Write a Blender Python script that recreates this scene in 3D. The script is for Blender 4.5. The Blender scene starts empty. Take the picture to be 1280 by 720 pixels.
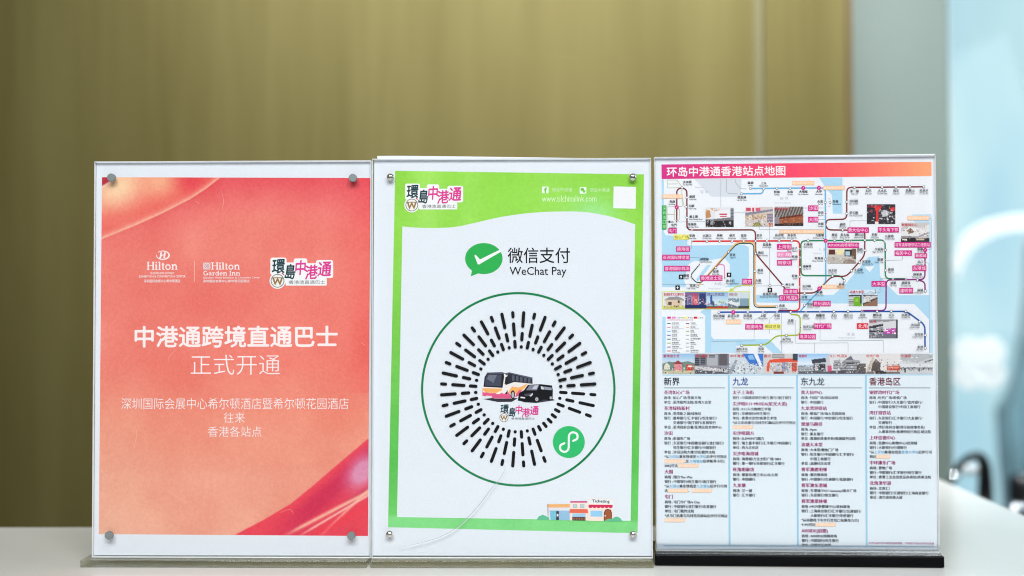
import bpy, math, random
import numpy as np
from mathutils import Matrix, Vector
random.seed(7); rng = np.random.default_rng(7)
S = bpy.context.scene
COL = S.collection

# ------------------------------------------------------------------ camera
F_PX, CAM_H, PITCH, ROLL = 1445.0, 0.19070903, 0.02297682, -0.00182142
cam_d = bpy.data.cameras.new('camera'); cam = bpy.data.objects.new('camera', cam_d); COL.objects.link(cam)
cam_d.sensor_width = 36.0; cam_d.lens = F_PX / 1280 * 36
cam_d.clip_start = 0.01; cam_d.clip_end = 200
cam_d.dof.use_dof = True; cam_d.dof.focus_distance = 0.884; cam_d.dof.aperture_fstop = 2.6
cam.matrix_world = Matrix.Translation((0, 0, CAM_H)) @ Matrix.Rotation(math.pi / 2 + PITCH, 4, 'X') @ Matrix.Rotation(ROLL, 4, 'Z')
S.camera = cam

# ------------------------------------------------------------------ world, lamps, exposure
w = bpy.data.worlds.new('World'); S.world = w; w.use_nodes = True
bg = w.node_tree.nodes['Background']; bg.inputs[0].default_value = (0.86, 0.92, 1.0, 1); bg.inputs[1].default_value = 0.22
S.view_settings.view_transform = 'Standard'; S.view_settings.look = 'None'
S.cycles.filter_width = 1.1
S.view_settings.exposure = 0.0; S.view_settings.gamma = 1.0

def area(name, loc, target, sx, sy, power, color):
    l = bpy.data.lights.new(name, 'AREA'); l.shape = 'RECTANGLE'; l.size = sx; l.size_y = sy
    l.energy = power; l.color = color
    o = bpy.data.objects.new(name, l); COL.objects.link(o); o.location = loc
    o.rotation_euler = (Vector(target) - Vector(loc)).to_track_quat('-Z', 'Y').to_euler()
    return o
area('ceiling_lamp', (0.05, -0.66, 1.42), (0.02, 0.9, 0.12), 1.8, 0.7, 43.5, (1.0, 0.985, 0.97))
area('window_light', (2.3, 0.75, 0.75), (0.25, 1.0, 0.1), 1.2, 1.4, 15, (0.80, 0.93, 1.0))
area('wall_washer', (0.12, 1.31, 1.34), (0.11, 1.74, 0.60), 1.25, 0.14, 20.5, (0.97, 0.97, 1.0)).data.spread = math.radians(88)
area('decal_fill', (1.7, 2.3, 2.3), (1.4, 3.2, 0.2), 0.5, 0.5, 30, (0.95, 0.99, 1.0)).data.spread = math.radians(75)  # unseen fill added to brighten the arch and petal decals

# ------------------------------------------------------------------ helpers
def lin(c):
    c = np.asarray(c, float) / 255.0
    return np.where(c <= 0.04045, c / 12.92, ((c + 0.055) / 1.055) ** 2.4)

def mat(name, color, rough=0.5, metal=0.0, spec=0.5, noise=0.0, nscale=60.0, bump=0.0, srgb=True):
    m = bpy.data.materials.new(name); m.use_nodes = True
    nt = m.node_tree; b = nt.nodes['Principled BSDF']
    c = lin(color) if srgb else np.asarray(color, float)
    b.inputs['Base Color'].default_value = (*c, 1)
    b.inputs['Roughness'].default_value = rough; b.inputs['Metallic'].default_value = metal
    b.inputs['Specular IOR Level'].default_value = spec
    if noise or bump:
        tc = nt.nodes.new('ShaderNodeTexCoord'); n = nt.nodes.new('ShaderNodeTexNoise')
        n.inputs['Scale'].default_value = nscale; n.inputs['Detail'].default_value = 6
        nt.links.new(tc.outputs['Object'], n.inputs['Vector'])
        if noise:
            r = nt.nodes.new('ShaderNodeMapRange')
            r.inputs['From Min'].default_value = 0.3; r.inputs['From Max'].default_value = 0.7
            r.inputs['To Min'].default_value = 1 - noise; r.inputs['To Max'].default_value = 1 + noise
            mx = nt.nodes.new('ShaderNodeVectorMath'); mx.operation = 'SCALE'; mx.inputs[0].default_value = tuple(c)
            nt.links.new(n.outputs['Fac'], r.inputs['Value']); nt.links.new(r.outputs['Result'], mx.inputs['Scale'])
            nt.links.new(mx.outputs['Vector'], b.inputs['Base Color'])
        if bump:
            bp = nt.nodes.new('ShaderNodeBump'); bp.inputs['Strength'].default_value = bump; bp.inputs['Distance'].default_value = 0.002
            nt.links.new(n.outputs['Fac'], bp.inputs['Height']); nt.links.new(bp.outputs['Normal'], b.inputs['Normal'])
    return m

_ink = {}
def ink(r, g, b):
    k = (int(r), int(g), int(b))
    if k not in _ink:
        _ink[k] = mat('ink', k, rough=0.6, spec=0.12, noise=0.035, nscale=900)
    return _ink[k]

def vcol_mat(name, rough=0.55):
    m = bpy.data.materials.new(name); m.use_nodes = True; nt = m.node_tree; b = nt.nodes['Principled BSDF']
    a = nt.nodes.new('ShaderNodeAttribute'); a.attribute_name = 'print_colour'
    nt.links.new(a.outputs['Color'], b.inputs['Base Color'])
    b.inputs['Roughness'].default_value = rough; b.inputs['Specular IOR Level'].default_value = 0.25
    return m
M_PRINT = vcol_mat('colour_print')

def clear_sheet(name, tint, spec_mix=1.0):
    """thin clear acrylic: straight-through transparency plus Fresnel reflection"""
    m = bpy.data.materials.new(name); m.use_nodes = True; nt = m.node_tree; nt.nodes.clear()
    out = nt.nodes.new('ShaderNodeOutputMaterial'); mx = nt.nodes.new('ShaderNodeMixShader')
    t = nt.nodes.new('ShaderNodeBsdfTransparent'); t.inputs[0].default_value = (*tint, 1)
    g = nt.nodes.new('ShaderNodeBsdfGlossy'); g.inputs['Roughness'].default_value = 0.03
    f = nt.nodes.new('ShaderNodeFresnel'); f.inputs['IOR'].default_value = 1.45
    ge = nt.nodes.new('ShaderNodeNewGeometry'); k = nt.nodes.new('ShaderNodeMath'); k.operation = 'SUBTRACT'; k.use_clamp = True
    nt.links.new(f.outputs[0], k.inputs[0]); nt.links.new(ge.outputs['Backfacing'], k.inputs[1])      # no reflection off the inner side of the unrefracted sheet
    nt.links.new(k.outputs[0], mx.inputs[0]); nt.links.new(t.outputs[0], mx.inputs[1]); nt.links.new(g.outputs[0], mx.inputs[2])
    nt.links.new(mx.outputs[0], out.inputs[0])
    return m

def glass(name, color, rough=0.02):
    m = mat(name, (255, 255, 255), rough=rough)
    b = m.node_tree.nodes['Principled BSDF']
    b.inputs['Base Color'].default_value = (*color, 1)
    b.inputs['Transmission Weight'].default_value = 1.0; b.inputs['IOR'].default_value = 1.49
    return m

M = dict(
    acrylic=clear_sheet('clear_acrylic', (0.985, 0.99, 0.99)),
    block=glass('acrylic_block', (0.97, 0.985, 0.985), 0.03),
    edge=mat('polished_acrylic_edge', (236, 240, 243), rough=0.12, noise=0.04, nscale=80),
    black=mat('black_acrylic', (4, 4, 6), rough=0.10, spec=0.12, noise=0.1, nscale=50),
    smoke=glass('smoky_acrylic', (0.74, 0.80, 0.88), 0.05),
    steel=mat('brushed_steel', (132, 142, 142), rough=0.5, metal=0.35, noise=0.10, nscale=900),
    nickel=mat('polished_nickel', (205, 200, 195), rough=0.18, metal=1.0, noise=0.06, nscale=700),
    paper=mat('white_paper', (228, 234, 242), rough=0.7, spec=0.2, noise=0.012, nscale=300, bump=0.02),
    scratch=mat('scratched_acrylic', (250, 235, 230), rough=0.4, noise=0.1, nscale=900),
    crack=mat('cracked_acrylic', (158, 166, 180), rough=0.3, noise=0.12, nscale=400),
    crack_lit=mat('crack_lit_side', (250, 251, 252), rough=0.25, noise=0.05, nscale=400),  # near-white colour paints the lit side of the crack
)

def mesh_obj(name, verts, faces, mats, parent=None, fmats=None, smooth=False):
    me = bpy.data.meshes.new(name); me.from_pydata([tuple(v) for v in verts], [], [tuple(f) for f in faces])
    for m in (mats if isinstance(mats, (list, tuple)) else [mats]): me.materials.append(m)
    if fmats is not None: me.polygons.foreach_set('material_index', np.asarray(fmats, np.int32))
    if smooth: me.polygons.foreach_set('use_smooth', np.ones(len(me.polygons), bool))
    me.update()
    o = bpy.data.objects.new(name, me); COL.objects.link(o)
    if parent is not None: o.parent = parent
    return o

def bevel(o, wd, seg=2):
    md = o.modifiers.new('bevel', 'BEVEL'); md.width = wd; md.segments = seg; md.limit_method = 'ANGLE'
    return o

def box(name, x0, x1, y0, y1, z0, z1, m, parent=None, bev=0.0, seg=2):
    v = [(x0, y0, z0), (x1, y0, z0), (x1, y1, z0), (x0, y1, z0), (x0, y0, z1), (x1, y0, z1), (x1, y1, z1), (x0, y1, z1)]
    f = [(0, 3, 2, 1), (4, 5, 6, 7), (0, 1, 5, 4), (1, 2, 6, 5), (2, 3, 7, 6), (3, 0, 4, 7)]
    o = mesh_obj(name, v, f, m, parent)
    if bev: bevel(o, bev, seg)
    return o

def tag(o, label=None, cat=None, group=None, kind=None):
    if label: o['label'] = label
    if cat: o['category'] = cat
    if group: o['group'] = group
    if kind: o['kind'] = kind
    return o

def empty(name, loc, rz, label, cat, group=None):
    o = bpy.data.objects.new(name, None); COL.objects.link(o)
    o.location = loc; o.rotation_euler = (0, 0, rz); o.empty_display_size = 0.05
    return tag(o, label, cat, group)

def soften(m, k):
    """let part of the light straight through, as polished clear acrylic does"""
    nt = m.node_tree; t = nt.nodes.new('ShaderNodeBsdfTransparent'); t.inputs[0].default_value = (0.97, 0.985, 0.985, 1)
    mx = nt.nodes.new('ShaderNodeMixShader'); mx.inputs[0].default_value = k
    nt.links.new(nt.nodes['Principled BSDF'].outputs[0], mx.inputs[1]); nt.links.new(t.outputs[0], mx.inputs[2])
    nt.links.new(mx.outputs[0], nt.nodes['Material Output'].inputs[0])
soften(M['block'], 0.45); soften(M['smoke'], 0.3)

def lathe(name, prof, m, parent, loc, axis='Y', n=28, smooth=True):
    """profile of (radius, along); axis -Y faces the camera"""
    v, f = [], []
    for r, a in prof:
        for k in range(n):
            t = 2 * math.pi * k / n
            if axis == 'Y': v.append((loc[0] + r * math.cos(t), loc[1] + a, loc[2] + r * math.sin(t)))
            else: v.append((loc[0] + r * math.cos(t), loc[1] + r * math.sin(t), loc[2] + a))
    for i in range(len(prof) - 1):
        for k in range(n):
            a, b = i * n + k, i * n + (k + 1) % n
            f.append((a, b, b + n, a + n))
    f.append(tuple(range(n - 1, -1, -1))); f.append(tuple(range((len(prof) - 1) * n, len(prof) * n)))
    return mesh_obj(name, v, f, m, parent, smooth=smooth)

def tube(name, pts, r, m, parent=None, n=10, closed=False):
    pts = [Vector(p) for p in pts]; v, f = [], []
    N = len(pts)
    for i, p in enumerate(pts):
        if closed: t = pts[(i + 1) % N] - pts[i - 1]
        else: t = pts[min(i + 1, N - 1)] - pts[max(i - 1, 0)]
        t.normalize()
        a = t.cross(Vector((0.31, 0.17, 0.93))); a.normalize(); b = t.cross(a)
        rr = r[i] if isinstance(r, (list, tuple)) else r
        for k in range(n):
            q = 2 * math.pi * k / n
            v.append(p + (a * math.cos(q) + b * math.sin(q)) * rr)
    for i in range(N if closed else N - 1):
        for k in range(n):
            A, B = i * n + k, i * n + (k + 1) % n
            j = (i + 1) % N
            f.append((A, B, j * n + (k + 1) % n, j * n + k))
    if not closed:
        f.append(tuple(range(n))); f.append(tuple(range((N - 1) * n, N * n)))
    return mesh_obj(name, v, f, m, parent, smooth=True)

# the three stands: x, distance, yaw, width, height (metres, on the counter z = 0)
STAND = dict(red=(-0.21392, 0.8857, -0.02151, 0.21297, 0.29877),
             green=(-0.00034, 0.88179, -0.01008, 0.21278, 0.29981),
             map=(0.21605, 0.88424, -0.04526, 0.213, 0.3016))
BASE_H = dict(red=0.0058, green=0.0058, map=0.0092)      # thickness of each foot
PLATE_TOP = 0.0100                                      # plates are measured up from here

class Frame:
    """local frame of one sheet of paper: u right, z up, measured on the paper's own plane"""
    def __init__(s, k):
        s.X, s.Y, s.yaw, s.W, s.H = STAND[k]
    def loc(s, px, py):
        px = np.asarray(px, float) - 640; py = np.asarray(py, float) - 360
        cr, sr = math.cos(-ROLL), math.sin(-ROLL)
        X, Y = px * cr - py * sr, px * sr + py * cr
        dx, dy, dz = X / F_PX, np.ones_like(X), -Y / F_PX
        c, q = math.cos(PITCH), math.sin(PITCH)
        dy, dz = c * dy - q * dz, q * dy + c * dz
        nx, ny = -math.sin(s.yaw), math.cos(s.yaw)
        t = (s.X * nx + s.Y * ny) / (dx * nx + dy * ny)
        wx, wy = dx * t - s.X, dy * t - s.Y
        return np.stack([wx * math.cos(s.yaw) + wy * math.sin(s.yaw), dz * t + CAM_H], -1)

def srgb_patch(name, fr, box_, nx, ny, fn, layer, parent):
    """a printed picture as a fine grid of coloured cells (point colours)"""
    x0, y0, x1, y1 = box_
    gx, gy = np.meshgrid(np.linspace(x0, x1, nx), np.linspace(y0, y1, ny))
    col = lin(np.clip(fn(gx, gy), 0, 255)).reshape(-1, 3)
    p = fr.loc(gx, gy).reshape(-1, 2)
    v = np.column_stack([p[:, 0], np.full(len(p), -layer), p[:, 1]])
    i = np.arange(nx * ny).reshape(ny, nx)
    f = np.stack([i[:-1, :-1], i[1:, :-1], i[1:, 1:], i[:-1, 1:]], -1).reshape(-1, 4)
    me = bpy.data.meshes.new(name)
    me.vertices.add(len(v)); me.vertices.foreach_set('co', v.ravel())
    me.loops.add(f.size); me.loops.foreach_set('vertex_index', f.ravel().astype(np.int32))
    me.polygons.add(len(f)); me.polygons.foreach_set('loop_start', np.arange(0, f.size, 4, dtype=np.int32))
    me.update(calc_edges=True)
    at = me.color_attributes.new('print_colour', 'FLOAT_COLOR', 'POINT')
    at.data.foreach_set('color', np.column_stack([col, np.ones(len(col))]).ravel())
    me.materials.append(M_PRINT)
    o = bpy.data.objects.new(name, me); COL.objects.link(o); o.parent = parent
    return o

def vnoise(x, y, sc, seed):
    """value noise"""
    r = np.random.default_rng(seed); T = r.random((64, 64))
    X, Y = x / sc + 1000, y / sc + 1000
    i, j = np.floor(X).astype(int), np.floor(Y).astype(int); a, b = X - i, Y - j
    a, b = a * a * (3 - 2 * a), b * b * (3 - 2 * b)
    g = lambda I, J: T[I % 64, J % 64]
    return (g(i, j) * (1 - a) + g(i + 1, j) * a) * (1 - b) + (g(i, j + 1) * (1 - a) + g(i + 1, j + 1) * a) * b - 0.5

# ---- flat printed marks: polygons, strokes and lettering collected into one mesh per part
PRINTS = []
BOLD = [(0, 0), (-1, 0), (1, 0), (0, 1), (0, -1)]     # heavier weights: the outline struck again a hair to each side
TEXTREQ = {}
class Print:
    def __init__(s, name, fr, parent, layer):
        s.name, s.fr, s.parent, s.layer = name, fr, parent, layer
        s.v, s.f, s.fm, s.mats, s.n = [], [], [], [], 0
        s.req = []; PRINTS.append(s)
    def mi(s, m):
        if m not in s.mats: s.mats.append(m)
        return s.mats.index(m)
    def next(s):
        s.n += 1; return s.layer + s.n * 3e-6
    def put(s, uv, faces, m):
        y = s.next(); b = len(s.v); k = s.mi(m)
        s.v += [(a, -y, c) for a, c in uv]
        s.f += [tuple(b + q for q in f) for f in faces]; s.fm += [k] * len(faces)
    def poly(s, pts, m):
        p = s.fr.loc([q[0] for q in pts], [q[1] for q in pts]); n = len(pts)
        ar = sum(p[i][0] * p[(i + 1) % n][1] - p[(i + 1) % n][0] * p[i][1] for i in range(n))
        s.put(p, [tuple(range(n)) if ar > 0 else tuple(range(n - 1, -1, -1))], m)
    def rect(s, x0, y0, x1, y1, m): s.poly([(x0, y0), (x1, y0), (x1, y1), (x0, y1)], m)
    def rrect(s, x0, y0, x1, y1, r, m, n=5):
        pts = []
        for cx, cy, a0 in ((x1 - r, y0 + r, -90), (x1 - r, y1 - r, 0), (x0 + r, y1 - r, 90), (x0 + r, y0 + r, 180)):
            for k in range(n + 1):
                a = math.radians(a0 + 90 * k / n); pts.append((cx + r * math.cos(a), cy + r * math.sin(a)))
        s.poly(pts, m)
    def disc(s, x, y, rx, m, ry=None, n=20):
        ry = ry or rx
        s.poly([(x + rx * math.cos(2 * math.pi * k / n), y + ry * math.sin(2 * math.pi * k / n)) for k in range(n)], m)
    def ring(s, x, y, r0, r1, m, n=40, ry=1.0):
        s.stroke([(x + (r0 + r1) / 2 * math.cos(2 * math.pi * k / n), y + ry * (r0 + r1) / 2 * math.sin(2 * math.pi * k / n)) for k in range(n)], r1 - r0, m, closed=True)
    def stroke(s, pts, wd, m, closed=False, cap=False):
        P = [np.array(p, float) for p in pts]; N = len(P); L, R = [], []
        ws = wd if isinstance(wd, (list, tuple)) else [wd] * N
        for i in range(N):
            a = P[i - 1] if (i > 0 or closed) else P[i]; b = P[(i + 1) % N] if (i < N - 1 or closed) else P[i]
            d1 = P[i] - a; d2 = b - P[i]
            d1 = d1 / (np.linalg.norm(d1) or 1); d2 = d2 / (np.linalg.norm(d2) or 1)
            t = d1 + d2; t = t / (np.linalg.norm(t) or 1); nrm = np.array([-t[1], t[0]])
            ref = d2 if np.linalg.norm(d2) > 0 else d1
            cs = max(0.5, abs(nrm @ np.array([-ref[1], ref[0]])))
            L.append(P[i] + nrm * ws[i] / 2 / cs); R.append(P[i] - nrm * ws[i] / 2 / cs)
        pl = L + R; p = s.fr.loc([q[0] for q in pl], [q[1] for q in pl])
        fc = [(i, (i + 1) % N, N + (i + 1) % N, N + i) for i in range(N if closed else N - 1)]
        s.put(p, fc, m)
        if cap:
            s.disc(*P[0], ws[0] / 2, m, n=10); s.disc(*P[-1], ws[-1] / 2, m, n=10)
    def text(s, body, x0, y0, x1, y1, m, bold=0.0, shear=0.0, rot=0.0):
        """lettering whose own outline fills the box"""
        TEXTREQ[(body, min(bold, 0.0))] = None
        for q in BOLD if bold > 0 else BOLD[:1]: s.req.append(('box', body, bold, x0, y0, x1, y1, shear, rot, s.next(), s.mi(m), q))
    def line(s, body, x, yc, em, m, bold=0.0, align='L', squeeze=1.0):
        """a line of lettering of a given size, centred on yc"""
        TEXTREQ[(body, min(bold, 0.0))] = None
        for q in (BOLD[1:3] if bold > 0 else BOLD[:1]): s.req.append(('line', body, bold, x, yc, em, align, squeeze, s.next(), s.mi(m), q))
    def build(s):
        for r in s.req:
            if r[0] == 'box':
                _, body, bold, x0, y0, x1, y1, sh, rot, y, k, off2 = r
                v, f, (a0, b0, a1, b1) = TEXTREQ[(body, min(bold, 0.0))]
                g = max(bold, 0.0); a0, b0, a1, b1 = a0 - g, b0 - g, a1 + g, b1 + g; v = v + np.array(off2) * g
                xc, yc = (x0 + x1) / 2, (y0 + y1) / 2
                l, rr = s.fr.loc(x0, yc), s.fr.loc(x1, yc); t, b = s.fr.loc(xc, y0), s.fr.loc(xc, y1); c = (t + b) / 2
                W, H = rr[0] - l[0], t[1] - b[1]
                U = (v[:, 0] - (a0 + a1) / 2) / (a1 - a0) * W; V = (v[:, 1] - (b0 + b1) / 2) / (b1 - b0) * H
                U = U + sh * V
                if rot:
                    cs, sn = math.cos(rot), math.sin(rot); U, V = U * cs - V * sn, U * sn + V * cs
                U, V = U + c[0], V + c[1]
            else:
                _, body, bold, x, yc, em, al, sq, y, k, off2 = r
                v, f, (a0, b0, a1, b1) = TEXTREQ[(body, min(bold, 0.0))]; v = v + np.array(off2) * max(bold, 0.0)
                c = s.fr.loc(x, yc); sc = np.linalg.norm(s.fr.loc(x, yc - em) - c)
                off = {'L': 0, 'C': (a0 + a1) / 2, 'R': a1}[al]
                U = (v[:, 0] - off) * sc * sq + c[0]; V = (v[:, 1] - 0.36) * sc + c[1]
            b = len(s.v); s.v += [(u, -y, q) for u, q in zip(U, V)]
            s.f += [tuple(b + q for q in ff) for ff in f]; s.fm += [k] * len(f)
        return mesh_obj(s.name, s.v, s.f, s.mats, s.parent, s.fm)

def solve_text():
    objs = {}
    for key in TEXTREQ:
        c = bpy.data.curves.new('lettering', 'FONT'); c.body = key[0]; c.resolution_u = 2 if len(key[0]) > 5 else 4; c.offset = key[1]
        o = bpy.data.objects.new('lettering', c); COL.objects.link(o); objs[key] = o
    dg = bpy.context.evaluated_depsgraph_get()
    for key, o in objs.items():
        me = bpy.data.meshes.new_from_object(o.evaluated_get(dg))
        v = np.array([tuple(q.co[:2]) for q in me.vertices]); f = [tuple(q.vertices) for q in me.polygons]
        TEXTREQ[key] = (v, f, (v[:, 0].min(), v[:, 1].min(), v[:, 0].max(), v[:, 1].max()))
        bpy.data.meshes.remove(me)
    for o in objs.values():
        c = o.data; bpy.data.objects.remove(o); bpy.data.curves.remove(c)

def smooth_path(pts, rad=4.0, n=5):
    """round the corners of a polyline"""
    P = [np.array(p, float) for p in pts]; out = [P[0]]
    for a, b, c in zip(P[:-2], P[1:-1], P[2:]):
        d1, d2 = np.linalg.norm(b - a), np.linalg.norm(c - b); r = min(rad, d1 * 0.5, d2 * 0.5)
        p, q = b + (a - b) / d1 * r, b + (c - b) / d2 * r
        for k in range(n + 1):
            t = k / n; out.append((1 - t) ** 2 * p + 2 * t * (1 - t) * b + t * t * q)
    out.append(P[-1]); return out

def spline(pts, n=8):
    """Catmull-Rom"""
    P = [np.array(p, float) for p in pts]; P = [2 * P[0] - P[1]] + P + [2 * P[-1] - P[-2]]; out = []
    for i in range(1, len(P) - 2):
        for k in range(n):
            t = k / n; a, b, c, d = P[i - 1:i + 3]
            out.append(0.5 * (2 * b + (c - a) * t + (2 * a - 5 * b + 4 * c - d) * t ** 2 + (3 * b - a - 3 * c + d) * t ** 3))
    out.append(P[-2]); return out

# ================================================================== SETTING
# floor
m_floor = mat('stone_floor', (120, 126, 128), rough=0.35, noise=0.12, nscale=3)
tag(mesh_obj('floor', [(-8, -4, -1.05), (10, -4, -1.05), (10, 14, -1.05), (-8, 14, -1.05)], [(0, 1, 2, 3)], m_floor), kind='structure')

# bright daylight outside the glazing
m_sky = bpy.data.materials.new('daylight_outside'); m_sky.use_nodes = True
nt = m_sky.node_tree; nt.nodes.clear()
o_ = nt.nodes.new('ShaderNodeOutputMaterial'); em = nt.nodes.new('ShaderNodeEmission'); tc = nt.nodes.new('ShaderNodeTexCoord')
mp = nt.nodes.new('ShaderNodeMapping'); mp.inputs['Scale'].default_value = (1.1, 1, 0.35)
nz = nt.nodes.new('ShaderNodeTexNoise'); nz.inputs['Scale'].default_value = 1.6; nz.inputs['Detail'].default_value = 3
cr = nt.nodes.new('ShaderNodeValToRGB')
cr.color_ramp.elements[0].position = 0.34; cr.color_ramp.elements[0].color = (*lin((188, 222, 240)), 1)
cr.color_ramp.elements[1].position = 0.62; cr.color_ramp.elements[1].color = (*lin((230, 248, 251)), 1)
nt.links.new(tc.outputs['Object'], mp.inputs[0]); nt.links.new(mp.outputs[0], nz.inputs['Vector']); nt.links.new(nz.outputs['Fac'], cr.inputs[0])
nt.links.new(cr.outputs[0], em.inputs[0]); nt.links.new(em.outputs[0], o_.inputs[0]); em.inputs[1].default_value = 1.0
tag(mesh_obj('sky', [(1.2, 6.5, -1.04), (9, 6.5, -1.04), (9, 6.5, 5), (1.2, 6.5, 5)], [(0, 1, 2, 3)], m_sky), kind='structure')

# wood-veneer wall
def veneer(name, c0, c1):
    m = bpy.data.materials.new(name); m.use_nodes = True; nt = m.node_tree; b = nt.nodes['Principled BSDF']
    tc = nt.nodes.new('ShaderNodeTexCoord'); mp = nt.nodes.new('ShaderNodeMapping'); mp.inputs['Scale'].default_value = (1, 1, 0.06)
    n1 = nt.nodes.new('ShaderNodeTexNoise'); n1.inputs['Scale'].default_value = 9; n1.inputs['Detail'].default_value = 8; n1.inputs['Roughness'].default_value = 0.6
    n2 = nt.nodes.new('ShaderNodeTexNoise'); n2.inputs['Scale'].default_value = 70; n2.inputs['Detail'].default_value = 4
    ad = nt.nodes.new('ShaderNodeMath'); ad.operation = 'MULTIPLY_ADD'; ad.inputs[1].default_value = 0.3
    cr = nt.nodes.new('ShaderNodeValToRGB')
    cr.color_ramp.elements[0].position = 0.45; cr.color_ramp.elements[0].color = (*c0, 1)
    cr.color_ramp.elements[1].position = 0.85; cr.color_ramp.elements[1].color = (*c1, 1)
    L = nt.links.new
    L(tc.outputs['Object'], mp.inputs[0]); L(mp.outputs[0], n1.inputs['Vector']); L(mp.outputs[0], n2.inputs['Vector'])
    L(n2.outputs['Fac'], ad.inputs[0]); L(n1.outputs['Fac'], ad.inputs[2]); L(ad.outputs[0], cr.inputs[0]); L(cr.outputs[0], b.inputs['Base Color'])
    b.inputs['Roughness'].default_value = 0.6; b.inputs['Specular IOR Level'].default_value = 0.12
    return m
m_wood = veneer('olive_oak_veneer', (0.068, 0.057, 0.0155), (0.098, 0.086, 0.029))
m_wood2 = veneer('pale_oak_veneer', (0.105, 0.098, 0.05), (0.125, 0.118, 0.062))
m_strip = mat('dark_brown_strip', (70, 55, 18), rough=0.5, noise=0.08, nscale=20)
WY = 1.75
wall = empty('wood_wall', (-0.4, WY, -1.05), 0, 'olive oak veneer wall behind the white counter', 'wall')
def wx(px): return (px - 640) / F_PX * WY + 0.4
box('wall_panel', -2.6, wx(945), 0, 0.05, 0, 3.2, m_wood, wall)
box('joint_strip', wx(945) + 0.0005, wx(957), 0.006, 0.05, 0, 3.2, m_wood2, wall)
box('wall_panel', wx(957) + 0.0005, wx(1060), 0, 0.05, 0, 3.2, m_wood, wall)
box('edge_strip', wx(1060) + 0.0005, wx(1068), -0.002, 0.25, 0, 3.2, m_strip, wall)  # dark brown strip down the right end of the wall

# grey-green pillar
m_pil = mat('sage_paint', (100, 114, 107), rough=0.5, noise=0.03, nscale=4)
PY = 1.95
pil = box('pillar', -0.11, 0.125, 0, 0.32, 0, 3.2, m_pil, None, 0.004)
pil.location = ((1107 - 640) / F_PX * PY, PY, -1.05)
pil.location.x = (1190 - 640) / F_PX * PY - 0.125
tag(pil, 'grey green painted pillar between the wood wall and the bright glazing', 'pillar')

# reception counter: long slab with a wing running back on the right
m_ctr = mat('white_solid_surface', (236, 237, 233), rough=0.16, noise=0.012, nscale=25)
cx0, cx1, cy0, cy1, cyw = -2.2, 0.458, 0.35, 1.048, 2.3
out = [(cx0, cy0), (cx1, cy0), (cx1 + 0.072, cyw), (0.34, cyw), (0.30, cy1), (cx0, cy1)]
n = len(out); tz = 0.0
v = [(x, y, -0.04) for x, y in out] + [(x, y, tz) for x, y in out]
f = [tuple(range(n - 1, -1, -1)), tuple(range(n, 2 * n))] + [(i, (i + 1) % n, n + (i + 1) % n, n + i) for i in range(n)]
ctr = empty('reception_counter', (0, 0, -1.05), 0, 'white glossy reception counter carrying the three sign holders', 'counter')
o = mesh_obj('countertop', [(x, y, z + 1.05) for x, y, z in v], f, m_ctr, ctr); bevel(o, 0.003, 3)
m_body = mat('counter_laminate', (200, 200, 196), rough=0.4, noise=0.03, nscale=8)
box('counter_body', cx0 + 0.03, 0.42, cy0 + 0.05, cy1 - 0.04, 0, 1.0095, m_body, ctr)
box('wing_body', 0.345, 0.425, cy1 - 0.039, cyw - 0.05, 0, 1.0095, m_body, ctr)

# ================================================================== SIGN HOLDERS
def holder(k, label, sheet_top_trim=0.0):
    X, Y, yaw, W, H = STAND[k]
    return empty('sign_holder', (X, Y, 0), yaw, label, 'sign holder', 'acrylic sign holders on the counter'), Frame(k), W, H

def sheets(st, W, H, z0, front=True):
    """two clear plates with polished edges; the paper sits in the gap at y = 0"""
    for nm, y0, y1 in (('front_plate', -0.0033, -0.0007), ('back_plate', 0.0006, 0.0030)):
        x0, x1 = -W / 2, W / 2
        v = [(x0, y0, z0), (x1, y0, z0), (x1, y1, z0), (x0, y1, z0), (x0, y0, z0 + H), (x1, y0, z0 + H), (x1, y1, z0 + H), (x0, y1, z0 + H)]
        f = [(0, 3, 2, 1), (4, 5, 6, 7), (0, 1, 5, 4), (1, 2, 6, 5), (2, 3, 7, 6), (3, 0, 4, 7)]
        o = mesh_obj(nm, v, f, [M['acrylic'], M['edge']], st, [1, 1, 0, 1, 0, 1])
        md = o.modifiers.new('bevel', 'BEVEL'); md.width = 0.0003; md.segments = 2; md.material = 1

# ---- holder of the red poster
st, fr, W, H = holder('red', 'clear acrylic sign holder with flat grey screw caps around the red poster')
H1 = fr.H
sheets(st, W, H1 + PLATE_TOP - BASE_H['red'] - 0.0005, BASE_H['red'] + 0.0005)
x0 = -0.1128; x1 = 0.1046
box('base', x0, x1, -0.0105, 0.034, 0.0003, BASE_H['red'], M['block'], st, 0.0007)
def caps(st, fr, pts, kind):
    for px, py in pts:
        u, z = fr.loc(px, py)
        if kind == 'flat':
            o = lathe('screw_cap', [(0.0029, -0.0034), (0.0031, -0.0037), (0.0031, -0.0062), (0.0028, -0.0066), (0.0001, -0.0066)], M['steel'], st, (u, 0, z), smooth=False)
        else:
            r = 0.0029
            prof = [(r, -0.0034)] + [(r * math.cos(a) + 1e-5, -0.0034 - 0.0022 * math.sin(a)) for a in np.linspace(0.15, math.pi / 2, 8)]
            o = lathe('screw_cap', prof, M['nickel'], st, (u, 0, z))
caps(st, fr, [(142.5, 223), (442.5, 223.5), (139.5, 667.5), (440.5, 668)], 'flat')
def scratch(st, fr, pts, wd, m, name='scratch'):
    P = spline(pts, 5); q = [(fr.loc(*p)) for p in P]
    N = len(q); rr = [wd * (0.25 + 0.75 * math.sin(math.pi * (i + 0.5) / N)) for i in range(N)]
    return tube(name, [(a, -0.00335, b) for a, b in q], rr, m, st, 6)
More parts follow.
